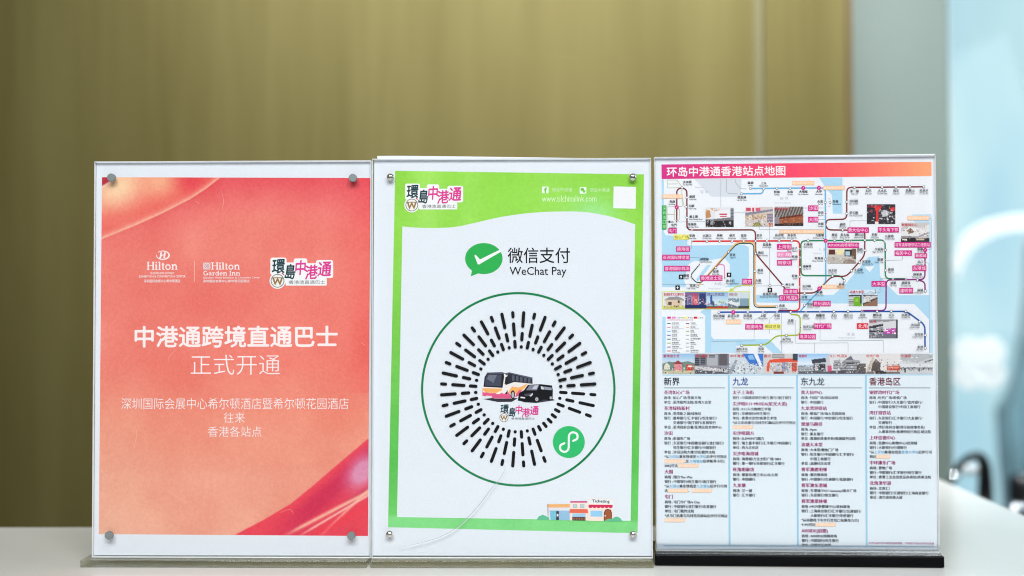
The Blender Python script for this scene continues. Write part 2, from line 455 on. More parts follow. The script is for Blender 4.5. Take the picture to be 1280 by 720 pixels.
for p in ([(278, 238), (281, 252), (279, 263)], [(170, 533), (173, 540), (170, 556), (169, 562)], [(222, 436), (214, 445), (212, 451)],
          [(127, 585), (131, 590), (137, 595)], [(203, 519), (206, 521)], [(246, 252), (251, 255)], [(196, 238), (204, 236)],
          [(452, 428), (458, 432)], [(350, 640), (363, 636), (369, 642)], [(190, 657), (203, 655)], [(212, 613), (225, 622), (236, 628)]):
    scratch(st, fr, p, 0.00005, M['scratch'])

# ---- holder of the green poster
st2, fr2, W2, H2 = holder('green', 'clear acrylic sign holder with domed screw caps around the green poster')
sheets(st2, W2, H2 + PLATE_TOP - BASE_H['green'] - 0.0005, BASE_H['green'] + 0.0005)
box('base', -0.1068, 0.1065, -0.0095, 0.034, 0.0003, BASE_H['green'], M['block'], st2, 0.0007)
caps(st2, fr2, [(488.5, 222), (790.5, 222), (487.5, 667), (791, 667)], 'dome')
crk = [(632, 584), (626, 596), (612, 613), (600, 629), (583, 648), (566, 662), (545, 672), (520, 679), (498, 684)]
scratch(st2, fr2, crk, 0.00020, M['crack'], 'crack')
scratch(st2, fr2, [(x + 1.0, y + 0.8) for x, y in crk], 0.00012, M['crack_lit'], 'crack')  # second, paler tube: painted highlight along the crack

# ---- holder of the map poster
st3, fr3, W3, H3 = holder('map', 'clear acrylic sign holder on a black base around the map poster')
sheets(st3, W3, H3, PLATE_TOP)
box('base', -0.1077, 0.1083, -0.0085, 0.045, 0.0003, BASE_H['map'] - 0.0004, M['black'], st3, 0.0008)
# clear foot the plates stand in
v = [(-W3 / 2 - .0002, -0.0075, BASE_H['map']), (W3 / 2 + .0002, -0.0075, BASE_H['map']), (W3 / 2 + .0002, 0.008, BASE_H['map']), (-W3 / 2 - .0002, 0.008, BASE_H['map']),
     (-W3 / 2 - .0002, -0.0036, BASE_H['map'] + 0.0062), (W3 / 2 + .0002, -0.0036, BASE_H['map'] + 0.0062), (W3 / 2 + .0002, 0.0036, BASE_H['map'] + 0.0062), (-W3 / 2 - .0002, 0.0036, BASE_H['map'] + 0.0062)]
mesh_obj('foot', v, [(0, 3, 2, 1), (4, 5, 6, 7), (0, 1, 5, 4), (1, 2, 6, 5), (2, 3, 7, 6), (3, 0, 4, 7)], M['smoke'], st3)

# ================================================================== POSTERS
def paper(k, fr, outline, label, extra_y=0.0, name='poster'):
    X, Y, yaw, W, H = STAND[k]
    p = empty(name, (X, Y, 0), yaw, label, 'poster')
    return p
def sheet_of_paper(name, fr, outline, parent, y=0.0, th=0.00025):
    p = fr.loc([q[0] for q in outline], [q[1] for q in outline]); n = len(p)
    v = [(a, y, b) for a, b in p] + [(a, y + th, b) for a, b in p]
    f = [tuple(range(n - 1, -1, -1)), tuple(range(n, 2 * n))] + [(i, (i + 1) % n, n + (i + 1) % n, n + i) for i in range(n)]
    return mesh_obj(name, v, f, M['paper'], parent)
L1, L2, L3, L4, L5 = 0.00006, 0.00013, 0.00020, 0.00030, 0.00042
WHITE = ink(244, 245, 246)

# ---------------------------------------------------------------- red poster
p1 = paper('red', fr, None, 'red poster with white Chinese lettering and swirling ribbon corners')
sheet_of_paper('paper', fr, [(120.4, 203.0), (465.7, 201.5), (462.3, 694.6), (117.4, 694.0)], p1)
def red_art(x, y):
    t = (y - 221) / 447.0
    st_ = np.array([0, .10, .22, .36, .52, .68, .84, 1.0])
    cols = np.array([(228, 78, 88), (236, 110, 108), (238, 128, 116), (237, 122, 110), (237, 124, 110), (238, 144, 122), (237, 158, 135), (237, 162, 138)], float)
    c = np.stack([np.interp(t, st_, cols[:, k]) for k in range(3)], -1)
    patch = np.exp(-(((x - 320) / 110) ** 2 + ((y - 282) / 42) ** 2))[..., None]
    c = c + patch * (np.array([241, 146, 128]) - c) * 0.6
    lft = np.exp(-((x - 127) / 60) ** 2)[..., None] * np.clip((t - .2) * 2, 0, 1)[..., None]
    c = c + lft * np.array([2, 14, 12])
    edge = np.exp(-((463 - x) / 26) ** 2)[..., None] * (t < .6)[..., None]
    c = c + edge * np.array([0, -14, -10])
    c = c + (vnoise(x, y, 60, 1) * 16 + vnoise(x, y, 24, 2) * 9)[..., None] * np.array([.35, 1.0, .9])
    mott = vnoise(x, y, 2.2, 3) * 9 + vnoise(x, y, 1.3, 4) * 8
    # upper ribbon
    xs = [123, 127, 165, 200, 235, 255, 272, 290]; ys = [299, 297, 281.5, 266, 248, 235, 222, 206]
    d = np.interp(x, xs, ys) - y
    ins = np.clip(d / 1.2 + .5, 0, 1)
    r = np.full(c.shape, 0.0) + np.array([236, 96, 88])
    g1 = np.exp(-(((x - 128) * .9 + (y - 246) * 1.2) / 44) ** 2 - (((x - 150) - (y - 240)) / 60) ** 2)[..., None]
    r = r + g1 * (np.array([250, 212, 170]) - r)
    g2 = np.exp(-((x - 196) / 26) ** 2 - ((y - 226) / 20) ** 2)[..., None]; r = r + g2 * (np.array([246, 178, 140]) - r) * .9
    g3 = np.exp(-((x - 236) / 18) ** 2 - ((y - 225) / 15) ** 2)[..., None]; r = r + g3 * (np.array([228, 60, 74]) - r) * .8
    g4 = np.exp(-((x - 140) / 26) ** 2 - ((y - 275) / 10) ** 2)[..., None]; r = r + g4 * (np.array([238, 118, 104]) - r) * .7
    rim = (np.exp(-np.clip(d, 0, None) / 3.2))[..., None]; r = r + rim * (np.array([250, 222, 190]) - r) * .9
    cor = np.clip((142 - x) * .62 - (y - 221.5), -1, 1)[..., None] * .5 + .5; r = r + cor * (np.array([188, 40, 62]) - r)
    cl = np.exp(-(((142 - x) * .62 - (y - 221.5)) / 1.3) ** 2)[..., None]; r = r + cl * (np.array([252, 236, 214]) - r) * .8
    c = c + ins[..., None] * (r - c)
    # soft shade printed under the ribbon
    u_ = np.exp(-np.clip(-d, 0, None) / 5)[..., None] * (d < 0)[..., None]; c = c + u_ * np.array([-4, -10, -8])
    # lower ribbon
    xs = [290, 296, 330, 365, 395, 430, 463]; ys = [671, 668, 650, 629.5, 605, 575, 547]
    d = y - np.interp(x, xs, ys); ins = np.clip(d / 1.2 + .5, 0, 1)
    r = np.full(c.shape, 0.0) + np.array([232, 62, 82])
    k = np.clip((d - 3) / 16, 0, 1)[..., None] * np.exp(-np.clip(d - 34, 0, None) / 14)[..., None] * np.clip((x - 330) / 60, 0, 1)[..., None]
    r = r + k * (np.array([204, 28, 76]) - r) * .9
    li = np.exp(-(((x - 456) + (y - 588) * .15) / 17) ** 2 - ((y - 588 + (x - 456) * .25) / 19) ** 2)[..., None]
    r = r + np.clip(li * 1.35, 0, 1) * (np.array([220, 142, 176]) - r)
    ls = np.exp(-((y - (613 - (x - 462) * .62)) / 4.5) ** 2)[..., None] * np.clip((x - 415) / 30, 0, 1)[..., None]
    r = r + ls * (np.array([190, 34, 78]) - r) * .8
    def streak(r, xa, ya, xb, yb, wd, cc, a):
        tt = np.clip((x - xa) / (xb - xa), -.2, 1.2); yy = ya + (yb - ya) * tt
        e = np.exp(-((y - yy) / wd) ** 2)[..., None] * np.clip(tt * 4, 0, 1)[..., None]
        return r + e * (np.array(cc) - r) * a
    r = streak(r, 352, 672, 463, 614, 2.6, (250, 205, 170), .85)
    r = streak(r, 372, 672, 463, 618, 1.6, (252, 222, 196), .8)
    r = streak(r, 398, 674, 463, 612, 2.2, (248, 186, 160), .8)
    r = streak(r, 380, 676, 463, 632, 5, (238, 50, 70), .6)
    c = c + ins[..., None] * (r - c)
    return c + mott[..., None] * np.array([.5, 1, 1])
o = srgb_patch('printed_artwork', fr, (0, 0, 1, 1), 345, 450, lambda gx, gy: red_art(123 + 341 * gx, 221 + 447.5 * gy), L1, p1)
# stretch the unit grid over the print's own four corners
q = np.array([(127.5, 221.5), (463, 222.5), (460, 670), (123.5, 667.5)])
gx, gy = np.meshgrid(np.linspace(0, 1, 345), np.linspace(0, 1, 450)); gx, gy = gx[..., None], gy[..., None]
pp = (q[0] * (1 - gx) + q[1] * gx) * (1 - gy) + (q[3] * (1 - gx) + q[2] * gx) * gy
uv = fr.loc(pp[..., 0], pp[..., 1]).reshape(-1, 2)
o.data.vertices.foreach_set('co', np.column_stack([uv[:, 0], np.full(len(uv), -L1), uv[:, 1]]).ravel()); o.data.update()

WT = ink(250, 238, 238)
P = Print('heading', fr, p1, L2)
P.text('中港通跨境直通巴士', 168, 407, 422, 434.5, WT, bold=0.022)
P = Print('subheading', fr, p1, L2); P.text('正式开通', 238.5, 443.5, 350, 468.5, WT, bold=-0.008)
P = Print('small_text', fr, p1, L2)
P.text('深圳国际会展中心希尔顿酒店暨希尔顿花园酒店', 151.5, 497.5, 435.5, 511.5, WT, bold=-0.006)
P.text('往来', 280, 515.5, 306, 528.5, WT, bold=-0.006)
P.text('香港各站点', 260, 533, 327, 546, WT, bold=-0.006)

# serif lettering drawn stroke by stroke (unit: x-height box 0..1, y up)
def serif_word(P, word, x0, y0, x1, y1, m, slab=False):
    """y0 = top of capitals, y1 = baseline, photograph pixels"""
    th, tn = (0.17, 0.075) if not slab else (0.17, 0.11); sb = 0.065 if not slab else 0.09
    G = {}
    def arc(cx, cy, rx, ry, a0, a1, n=14): return [(cx + rx * math.cos(math.radians(a0 + (a1 - a0) * k / n)), cy + ry * math.sin(math.radians(a0 + (a1 - a0) * k / n))) for k in range(n + 1)]
    def stem(x, a, b): return ([(x, a), (x, b)], th)
    def ser(x, y, wd=0.34): return ([(x - wd / 2, y), (x + wd / 2, y)], sb)
    xh = 0.66
    G['H'] = (0.92, [stem(.17, 0, 1), stem(.75, 0, 1), ([(.17, .52), (.75, .52)], tn)] + [ser(x, y) for x in (.17, .75) for y in (.03, .97)])
    G['i'] = (0.38, [stem(.19, 0, xh), ([(.19, .80), (.19, .97)], .17), ser(.19, .03), ([(.03, xh - .03), (.19, xh - .03)], sb)])
    G['I'] = (0.44, [stem(.22, 0, 1), ser(.22, .03, .4), ser(.22, .97, .4)])
    G['l'] = (0.38, [stem(.19, 0, 1), ser(.19, .03), ([(.03, .97), (.19, .97)], sb)])
    G['t'] = (0.44, [([(.2, .86), (.2, .16)] + arc(.31, .16, .11, .12, 180, 300, 6), th * .9), ([(.04, xh - .04), (.4, xh - .04)], tn)])
    G['o'] = (0.72, [(arc(.35, xh / 2, .25, xh / 2 - .04, 0, 360, 24), (th + tn) / 2 + .01)])
    G['n'] = (0.78, [stem(.17, 0, xh), ([(.17, .44)] + arc(.40, .44, .19, .18, 150, 0, 9) + [(.59, 0)], th * .92), ser(.17, .03, .3), ser(.59, .03, .3), ([(.03, xh - .03), (.17, xh - .03)], sb)])
    G['r'] = (0.54, [stem(.17, 0, xh), ([(.17, .42)] + arc(.36, .42, .17, .19, 150, 55, 6), th * .8), ser(.17, .03, .32), ([(.03, xh - .03), (.17, xh - .03)], sb)])
    G['e'] = (0.64, [(arc(.32, xh / 2, .23, xh / 2 - .04, 5, 315, 18), .13), ([(.1, xh / 2 + .01), (.55, xh / 2 + .01)], tn)])
    G['a'] = (0.66, [([(.12, .52)] + arc(.3, .46, .16, .15, 130, 0, 8) + [(.46, .1), (.56, .04)], .14), (arc(.27, .2, .17, .16, 0, 360, 16), .11)])
    G['d'] = (0.74, [stem(.54, 0, 1), (arc(.31, xh / 2, .22, xh / 2 - .04, 0, 360, 20), .13), ([(.4, .97), (.54, .97)], sb), ser(.58, .03, .2)])
    G['G'] = (0.96, [(arc(.46, .5, .34, .45, 50, 330, 20), .15), stem(.76, .05, .46), ser(.76, .45, .36)])
    G[' '] = (0.3, [])
    tot = sum(G[c][0] for c in word); sx = (x1 - x0) / tot; sy = y1 - y0; x = x0
    for c in word:
        for pts, wd in G[c][1]:
            P.stroke([(x + a * sx, y1 - b * sy) for a, b in pts], wd * (sx + sy) / 2, m)
        x += G[c][0] * sx

P = Print('hotel_logo', fr, p1, L2)
P.stroke([(203.5 + 8.0 * math.cos(a), 319 + 5.2 * math.sin(a)) for a in np.linspace(-2.4, 3.3, 40)], list(np.linspace(0.7, 1.9, 20)) + list(np.linspace(1.9, 0.6, 20)), WT)
P.stroke([(200.6, 322.6), (201.6, 315.4)], 2.0, WT); P.stroke([(205.3, 322.6), (206.3, 315.4)], 2.0, WT); P.stroke([(200.0, 319.4), (206.6, 318.4)], 1.1, WT)
P.stroke([(198.6, 321.5), (199.6, 322.6), (201, 322.4)], .7, WT)
serif_word(P, 'Hilton', 183.5, 327.2, 222.5, 337.2, WT)
P.text('SHENZHEN WORLD', 188, 340.2, 218, 342.8, WT, bold=.012)
P.text('EXHIBITION & CONVENTION CENTER', 174, 344.1, 232, 346.9, WT, bold=.012)
P.text('深圳国际会展中心希尔顿酒店', 180, 349.3, 225.5, 353.2, WT, bold=.012)
P = Print('divider_line', fr, p1, L2); P.rect(242.6, 326, 243.4, 352, ink(246, 190, 180))
P = Print('garden_hotel_logo', fr, p1, L2)
P.rect(254, 328.3, 263, 336.8, ink(236, 214, 216))
for a, b, c_, d in ((254.6, 328.8, 262.4, 336.3), (262.4, 328.8, 254.6, 336.3)): P.stroke([(a, b), (c_, d)], .5, ink(200, 130, 140))
P.stroke([(258.5, 329.6), (261.7, 332.5), (258.5, 335.5), (255.3, 332.5)], .5, ink(200, 130, 140), closed=True)
serif_word(P, 'Hilton', 264, 328, 300.3, 336.9, WT)
serif_word(P, 'Garden Inn', 254, 338.6, 300.5, 344.3, WT, slab=True)
P.text('Shenzhen World Exhibition & Convention Center', 254, 345.8, 325, 348.2, WT, bold=.012)
P.text('深圳国际会展中心希尔顿花园酒店', 254, 349.5, 312, 353.2, WT, bold=.012)

PINK, TEAL, GOLD, GREY = ink(222, 62, 150), ink(18, 62, 72), ink(150, 118, 70), ink(110, 112, 118)
def coach_logo(name, fr, parent, layer, x0, y0, x1, y1, sticker, small=False):
    P = Print(name, fr, parent, layer)
    fx = lambda x: x0 + (x - 337.0) / 79.0 * (x1 - x0); fy = lambda y: y0 + (y - 322.0) / 39.5 * (y1 - y0)
    chars = [('環', 340, 324, 356.3, 342, TEAL, .06), ('島', 356.5, 330, 369.5, 349, TEAL, .0), ('中', 369.2, 325, 382.2, 344, PINK, .05),
             ('港', 381, 331, 397.5, 349, PINK, .1), ('通', 397.2, 327, 414.5, 345.5, PINK, .03)]
    if sticker:
        for c, a, b, d, e, m, r in chars: P.rrect(fx(a - 2), fy(b - 2), fx(d + 2), fy(e + 2), (x1 - x0) * .035, WHITE)
        P.rrect(fx(357), fy(347.5), fx(408.5), fy(357), (x1 - x0) * .015, WHITE); P.rect(fx(362), fy(342), fx(400), fy(350), WHITE)
        P.disc(fx(347), fy(351), (x1 - x0) * .127, WHITE, n=32)
    P.ring(fx(347), fy(351), (x1 - x0) * .096, (x1 - x0) * .108, GREY)
    P.disc(fx(347), fy(351), (x1 - x0) * .092, ink(240, 238, 232), n=28)
    P.stroke([(fx(341.5), fy(347.4)), (fx(344), fy(354.8)), (fx(347), fy(348.6)), (fx(350), fy(354.8)), (fx(352.5), fy(347.4))], (x1 - x0) * .03, GOLD)
    P.stroke([(fx(340.6), fy(347.2)), (fx(353.4), fy(347.2))], (x1 - x0) * .014, GOLD)
    for c, a, b, d, e, m, r in chars: P.text(c, fx(a), fy(b), fx(d), fy(e), m, bold=.022, shear=.12, rot=r)
    P.stroke([(fx(352.5), fy(341.5)), (fx(355), fy(343.5))], (x1 - x0) * .018, ink(200, 60, 70))
    P.text('香港澳直通巴士', fx(361), fy(350.4), fx(406.5), fy(355.0), ink(120, 122, 126))
coach_logo('coach_logo', fr, p1, L2, 337, 322, 416, 361.5, True)

# ---------------------------------------------------------------- green poster
p2 = paper('green', fr2, None, 'green bordered payment poster with a ringed bus picture')
sheet_of_paper('paper', fr2, [(467.8, 199.6), (812.6, 199.2), (814.7, 694.8), (465, 694.4)], p2)
spare = empty('paper_sheet', (STAND['green'][0], STAND['green'][1], 0), STAND['green'][2], 'plain white paper edge curling up behind the green poster', 'paper')
sheet_of_paper('paper', fr2, [(471.5, 194.8), (500, 194.6), (560, 195.2), (640, 196.2), (720, 197.4), (811, 198.9), (812.5, 640), (468.5, 640)], spare, y=0.00032, th=0.0002)

GC = np.array([(494, 213.5), (805, 218), (797, 666.5), (485, 659)], float)
def green_pt(u, v):
    return (GC[0] * (1 - u) + GC[1] * u) * (1 - v) + (GC[3] * (1 - u) + GC[2] * u) * v
def green_art(x, y):
    t = np.clip(y, 0, 1)
    st_ = [0, .18, .5, .8, 1]; cols = np.array([(146, 216, 70), (146, 216, 74), (118, 202, 78), (92, 194, 84), (106, 206, 100)], float)
    c = np.stack([np.interp(t, st_, cols[:, k]) for k in range(3)], -1)
    b = np.exp(-((x - .13) / .06) ** 2) * .7 + np.exp(-((x - .3) / .05) ** 2) * .4 + np.exp(-((x - .62) / .09) ** 2) * .35
    c = c + b[..., None] * np.array([24, 14, 34]) * (t < .3)[..., None]
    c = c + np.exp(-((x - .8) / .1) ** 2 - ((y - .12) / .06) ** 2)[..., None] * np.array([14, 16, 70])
    low = np.clip((t - .962) / .01, 0, 1)[..., None]; c = c + low * np.array([24, 14, 34])
    return c + (vnoise(x * 300, y * 440, 2.4, 9) * 8 + vnoise(x * 300, y * 440, 30, 8) * 10)[..., None]
o = srgb_patch('green_border', fr2, (0, 0, 1, 1), 160, 230, green_art, L1, p2)
gx, gy = np.meshgrid(np.linspace(0, 1, 160), np.linspace(0, 1, 230)); pp = green_pt(gx[..., None], gy[..., None])
uv = fr2.loc(pp[..., 0], pp[..., 1]).reshape(-1, 2)
o.data.vertices.foreach_set('co', np.column_stack([uv[:, 0], np.full(len(uv), -L1), uv[:, 1]]).ravel()); o.data.update()

P = Print('white_panel', fr2, p2, L2)
top = spline([(503, 283), (520, 284.5), (545, 285), (570, 283.5), (592, 279), (625, 271.5), (660, 266.5), (695, 264.5), (730, 265), (760, 270), (782, 276.5), (794, 280.5)], 6)
P.poly([tuple(q) for q in top] + [(788.3, 651), (496.3, 646.3)], ink(228, 234, 242))
coach_logo('coach_logo', fr2, p2, L2, 505.5, 229.5, 578.5, 266, True)
P = Print('contact_line', fr2, p2, L2)
LG = ink(214, 246, 190)
P.rrect(677.5, 233.2, 685.7, 241.6, 1, ink(236, 248, 232)); P.text('f', 680, 234.2, 684, 241.4, ink(110, 196, 60), bold=.03)
P.text('環島中港通', 690, 234.6, 715, 239.6, LG)
P.rrect(724.5, 233.8, 733, 242.2, 1.5, ink(236, 248, 232)); P.disc(727.8, 236.8, 2.3, ink(110, 196, 60), 1.9); P.disc(730, 239.3, 1.9, ink(128, 206, 90), 1.6)
P.text('環島中港通', 737.5, 235.2, 762, 240.2, LG)
P.text('www.tilchinalink.com', 677.5, 244.2, 745.5, 252.2, ink(226, 250, 206), bold=-.004)
P = Print('white_square', fr2, p2, L2); P.poly([(767, 233), (795, 233.8), (794.6, 261), (766.6, 260.2)], ink(240, 241, 244))

P = Print('payment_logo', fr2, p2, L3)
PG = ink(46, 176, 84); PG2 = ink(64, 186, 98)
P.disc(604.8, 323.2, 23.4, PG, 19.4, n=48); P.poly([(590, 338), (588.5, 345.5), (598.5, 341.5)], PG)
P.poly([(593, 319.5), (594.5, 318.3), (600, 324.3), (622, 313.5), (626, 312), (627, 314.2), (598.8, 330.6), (597.2, 330.3)], ink(240, 243, 244))
P.text('微信支付', 634.5, 309.5, 712.5, 329, ink(14, 14, 18), bold=.006)
P.text('WeChat Pay', 637, 333.5, 708, 347, ink(18, 18, 22), bold=.006)

# round mark: green ring, plain sun-ray dashes (no scannable code), bus picture, badge
P = Print('green_ring', fr2, p2, L3)
CX, CY, CR = 647.8, 486.6, 120.2
P.ring(CX, CY, CR - 1.4, CR + 1.4, ink(18, 130, 78), n=120)
P = Print('dash_rays', fr2, p2, L3)
BK = ink(14, 14, 18)
for k in range(44):
    a = 2 * math.pi * (k + .5) / 44
    if abs(a - math.atan2(66, 63)) < .36: spans = [(53, 58)]
    else: spans = [(53, 60), (68, 82), (91, 96)] if k % 2 == 0 else [(53, 53.4), (62, 70), (79, 96)]
    for r0, r1 in spans:
        P.stroke([(CX + r0 * math.cos(a), CY + r0 * math.sin(a)), (CX + r1 * math.cos(a), CY + r1 * math.sin(a))], 4.0, BK, cap=True)
P = Print('round_badge', fr2, p2, L3)
P.disc(711, 552.5, 20, ink(50, 190, 112), n=40)
BW = ink(238, 246, 242)
P.stroke(spline([(716.6, 551), (721.4, 548.2), (721.2, 542.6), (716, 540.4), (711.6, 543.6), (711, 552.5), (710.4, 561.4), (706, 564.8), (700.8, 562.4), (700.6, 556.8), (705.4, 554)], 6), 2.6, BW, cap=True)

def tp(pts, ox=590, oy=455, s=8.0): return [(ox + a / s, oy + b / s) for a, b in pts]
P = Print('bus_picture', fr2, p2, L3)
DK, GL, GL2 = ink(34, 36, 46), ink(70, 74, 92), ink(112, 116, 134)
OR, PK, WB = ink(246, 178, 104), ink(226, 92, 138), ink(238, 232, 230)
P.poly(tp([(110, 350), (200, 340), (460, 340), (400, 378), (260, 380)]), ink(52, 50, 62))
P.poly(tp([(105, 240), (125, 120), (150, 85), (300, 80), (335, 92), (370, 82), (605, 135), (608, 200), (560, 215), (480, 310), (395, 345), (230, 345), (105, 318)]), WB)
P.poly(tp([(150, 85), (300, 80), (335, 92), (370, 82), (605, 135), (606, 150), (340, 112), (330, 98), (150, 96)]), ink(94, 98, 116))
P.poly(tp([(115, 228), (126, 130), (148, 94), (318, 98), (322, 130), (305, 238)]), DK)
P.poly(tp([(130, 215), (138, 135), (155, 105), (296, 106), (290, 222)]), GL)
P.poly(tp([(150, 150), (170, 108), (250, 108), (215, 190)]), GL2)
P.poly(tp([(335, 150), (370, 92), (605, 150), (606, 198), (420, 180), (335, 212)]), ink(44, 46, 58))
for x in (400, 440, 480, 520, 560): P.poly(tp([(x, 110 + (x - 400) * .2), (x + 26, 116 + (x - 400) * .2), (x + 24, 170 + (x - 400) * .12), (x, 166 + (x - 400) * .12)]), ink(88, 92, 108))
P.poly(tp([(325, 200), (335, 130), (362, 120), (356, 200)]), DK)
P.poly(tp([(105, 242), (300, 246), (290, 285), (180, 290), (104, 272)]), OR)
P.poly(tp([(104, 272), (180, 292), (290, 288), (330, 300), (360, 280), (395, 320), (395, 344), (230, 343), (104, 316)]), PK)
P.poly(tp([(360, 285), (400, 225), (470, 235), (560, 195), (540, 225), (470, 300), (400, 300)]), OR)
P.poly(tp([(440, 300), (470, 262), (500, 260), (470, 318), (430, 330)]), PK)
P.poly(tp([(235, 300), (270, 275), (300, 268), (280, 300)]), ink(250, 240, 226)); P.poly(tp([(110, 262), (140, 285), (112, 282)]), ink(250, 240, 226))
P.disc(*tp([(408, 305)])[0], 2.8, ink(30, 30, 36), 5.2); P.disc(*tp([(408, 308)])[0], 1.7, ink(184, 184, 190), 3.6)
P.poly(tp([(140, 316), (200, 322), (198, 334), (142, 328)]), ink(230, 230, 234)); P.poly(tp([(327, 300), (358, 260), (352, 300)]), DK)
VB = ink(16, 17, 24)
P.poly(tp([(455, 360), (520, 382), (640, 390), (830, 362), (800, 345), (480, 340)]), ink(60, 60, 72))
P.poly(tp([(462, 340), (470, 290), (520, 262), (560, 208), (690, 202), (800, 215), (808, 262), (806, 340), (780, 362), (720, 355), (660, 380), (520, 376), (458, 366)]), VB)
P.poly(tp([(540, 262), (575, 212), (672, 208), (648, 262)]), ink(128, 132, 150)); P.poly(tp([(600, 250), (625, 215), (664, 212), (645, 250)]), ink(196, 200, 212))
P.poly(tp([(690, 252), (688, 220), (716, 228), (720, 256)]), ink(206, 210, 220)); P.poly(tp([(724, 256), (720, 226), (798, 236), (796, 262)]), ink(150, 156, 172))
P.poly(tp([(520, 300), (600, 292), (596, 318), (530, 322)]), ink(74, 76, 88)); P.poly(tp([(572, 318), (606, 288), (610, 305), (590, 326)]), ink(206, 208, 216))
P.poly(tp([(486, 326), (532, 332), (530, 345), (484, 340)]), ink(232, 232, 238))
for x, r in ((648, 3.0), (788, 2.3)):
    c = tp([(x, 352 if x < 700 else 338)])[0]; P.disc(*c, r, ink(20, 20, 24), r * 1.2); P.disc(*c, r * .66, ink(186, 188, 196), r * .8); P.disc(*c, r * .2, ink(40, 40, 46))
coach_logo('coach_logo', fr2, p2, L3, 623.5, 504.5, 674.5, 528.5, False)

def sp(pts): return [(670 + a / 9.143, 610 + b / 9.143) for a, b in pts]
P = Print('shop_drawing', fr2, p2, L3)
BU = ink(96, 192, 150)
P.poly(sp([(10, 362), (30, 325), (80, 302), (115, 322), (160, 335), (200, 366)]), BU)
P.poly(sp([(135, 210), (390, 212), (388, 368), (150, 362)]), ink(226, 226, 234)); P.poly(sp([(155, 256), (385, 258), (384, 368), (165, 362)]), ink(150, 192, 224))
P.poly(sp([(165, 262), (225, 262), (225, 364), (170, 362)]), ink(120, 196, 216)); P.poly(sp([(230, 264), (262, 264), (262, 366), (230, 366)]), ink(62, 56, 72)); P.poly(sp([(236, 296), (256, 296), (256, 324), (236, 324)]), ink(232, 232, 236))
P.poly(sp([(128, 184), (386, 182), (386, 222), (130, 224)]), ink(240, 180, 118)); P.poly(sp([(128, 182), (140, 184), (142, 320), (134, 318)]), ink(170, 140, 150))
P.poly(sp([(392, 166), (584, 166), (586, 372), (390, 370)]), ink(250, 226, 214)); P.poly(sp([(392, 150), (584, 150), (584, 167), (392, 167)]), ink(204, 46, 128))
for a in (422, 504): P.poly(sp([(a, 186), (a + 48, 186), (a + 48, 226), (a, 226)]), ink(170, 168, 172)); P.poly(sp([(a + 5, 190), (a + 43, 190), (a + 43, 222), (a + 5, 222)]), ink(170, 212, 222))
P.poly(sp([(388, 240), (588, 240), (598, 288), (380, 284)]), ink(232, 108, 82)); P.poly(sp([(416, 290), (566, 290), (566, 330), (416, 330)]), ink(164, 206, 236))
P.poly(sp([(414, 330), (566, 330), (566, 372), (414, 370)]), ink(74, 48, 48))
for k in range(8): P.poly(sp([(418 + k * 18.5, 338), (430 + k * 18.5, 338), (430 + k * 18.5, 364), (418 + k * 18.5, 364)]), ink(148, 100, 76))
P.poly(sp([(590, 374), (602, 130), (620, 116), (860, 126), (880, 142), (882, 378)]), ink(251, 228, 218)); P.poly(sp([(606, 182), (604, 136), (622, 124), (856, 132), (874, 146), (874, 190)]), ink(240, 238, 236))
P.text('Ticketing', *sp([(640, 132)])[0], *sp([(842, 176)])[0], ink(20, 92, 112), bold=.03, rot=-.02)
RB = ink(214, 38, 84); P.poly(sp([(602, 190), (876, 192), (876, 216), (600, 212)]), RB)
for k in range(6): P.disc(*sp([(622 + k * 46, 212)])[0], 2.5, RB, 1.9)
P.poly(sp([(622, 258), (760, 258), (760, 326), (622, 326)]), ink(150, 206, 240))
P.poly(sp([(774, 374), (776, 280), (790, 248), (822, 236), (856, 250), (868, 284), (866, 376)]), ink(100, 52, 36)); P.poly(sp([(784, 374), (786, 284), (798, 256), (822, 244), (848, 256), (860, 286), (858, 376)]), ink(166, 86, 50))
P.disc(*sp([(790, 317)])[0], .9, ink(240, 230, 214))
P.poly(sp([(780, 378), (820, 352), (866, 352), (900, 330), (930, 326), (965, 344), (990, 382)]), BU)

# ---------------------------------------------------------------- map poster
p3 = paper('map', fr3, None, 'railway map poster with pink banner and four text columns')
sheet_of_paper('paper', fr3, [(817.6, 196.6), (1168.8, 192.3), (1171.8, 688), (820.9, 687)], p3)
def quad_patch(name, fr, parent, corners, nx, ny, fn, layer):
    o = srgb_patch(name, fr, (0, 0, 1, 1), nx, ny, fn, layer, parent); C = np.array(corners, float)
    gx, gy = np.meshgrid(np.linspace(0, 1, nx), np.linspace(0, 1, ny)); gx, gy = gx[..., None], gy[..., None]
    pp = (C[0] * (1 - gx) + C[1] * gx) * (1 - gy) + (C[3] * (1 - gx) + C[2] * gx) * gy
    uv = fr.loc(pp[..., 0], pp[..., 1]).reshape(-1, 2)
    o.data.vertices.foreach_set('co', np.column_stack([uv[:, 0], np.full(len(uv), -layer), uv[:, 1]]).ravel()); o.data.update()
    return o
def banner(x, y):
    st_ = [0, .15, .5, .75, .97, 1]; cols = np.array([(212, 40, 134), (226, 50, 128), (250, 72, 104), (252, 112, 104), (255, 164, 118), (255, 166, 120)], float)
    c = np.stack([np.interp(x, st_, cols[:, k]) for k in range(3)], -1); return c + (vnoise(x * 300, y * 16, 2, 5) * 8)[..., None]
ban = quad_patch('title_banner', fr3, p3, [(826.8, 205.6), (1164.3, 202.3), (1164.5, 220), (827, 223.8)], 170, 10, banner, L1)
P = Print('banner_lettering', fr3, ban, L2); P.text('环岛中港通香港站点地图', 833, 207.8, 981.5, 220.2, ink(252, 240, 244), bold=.02, rot=.004)

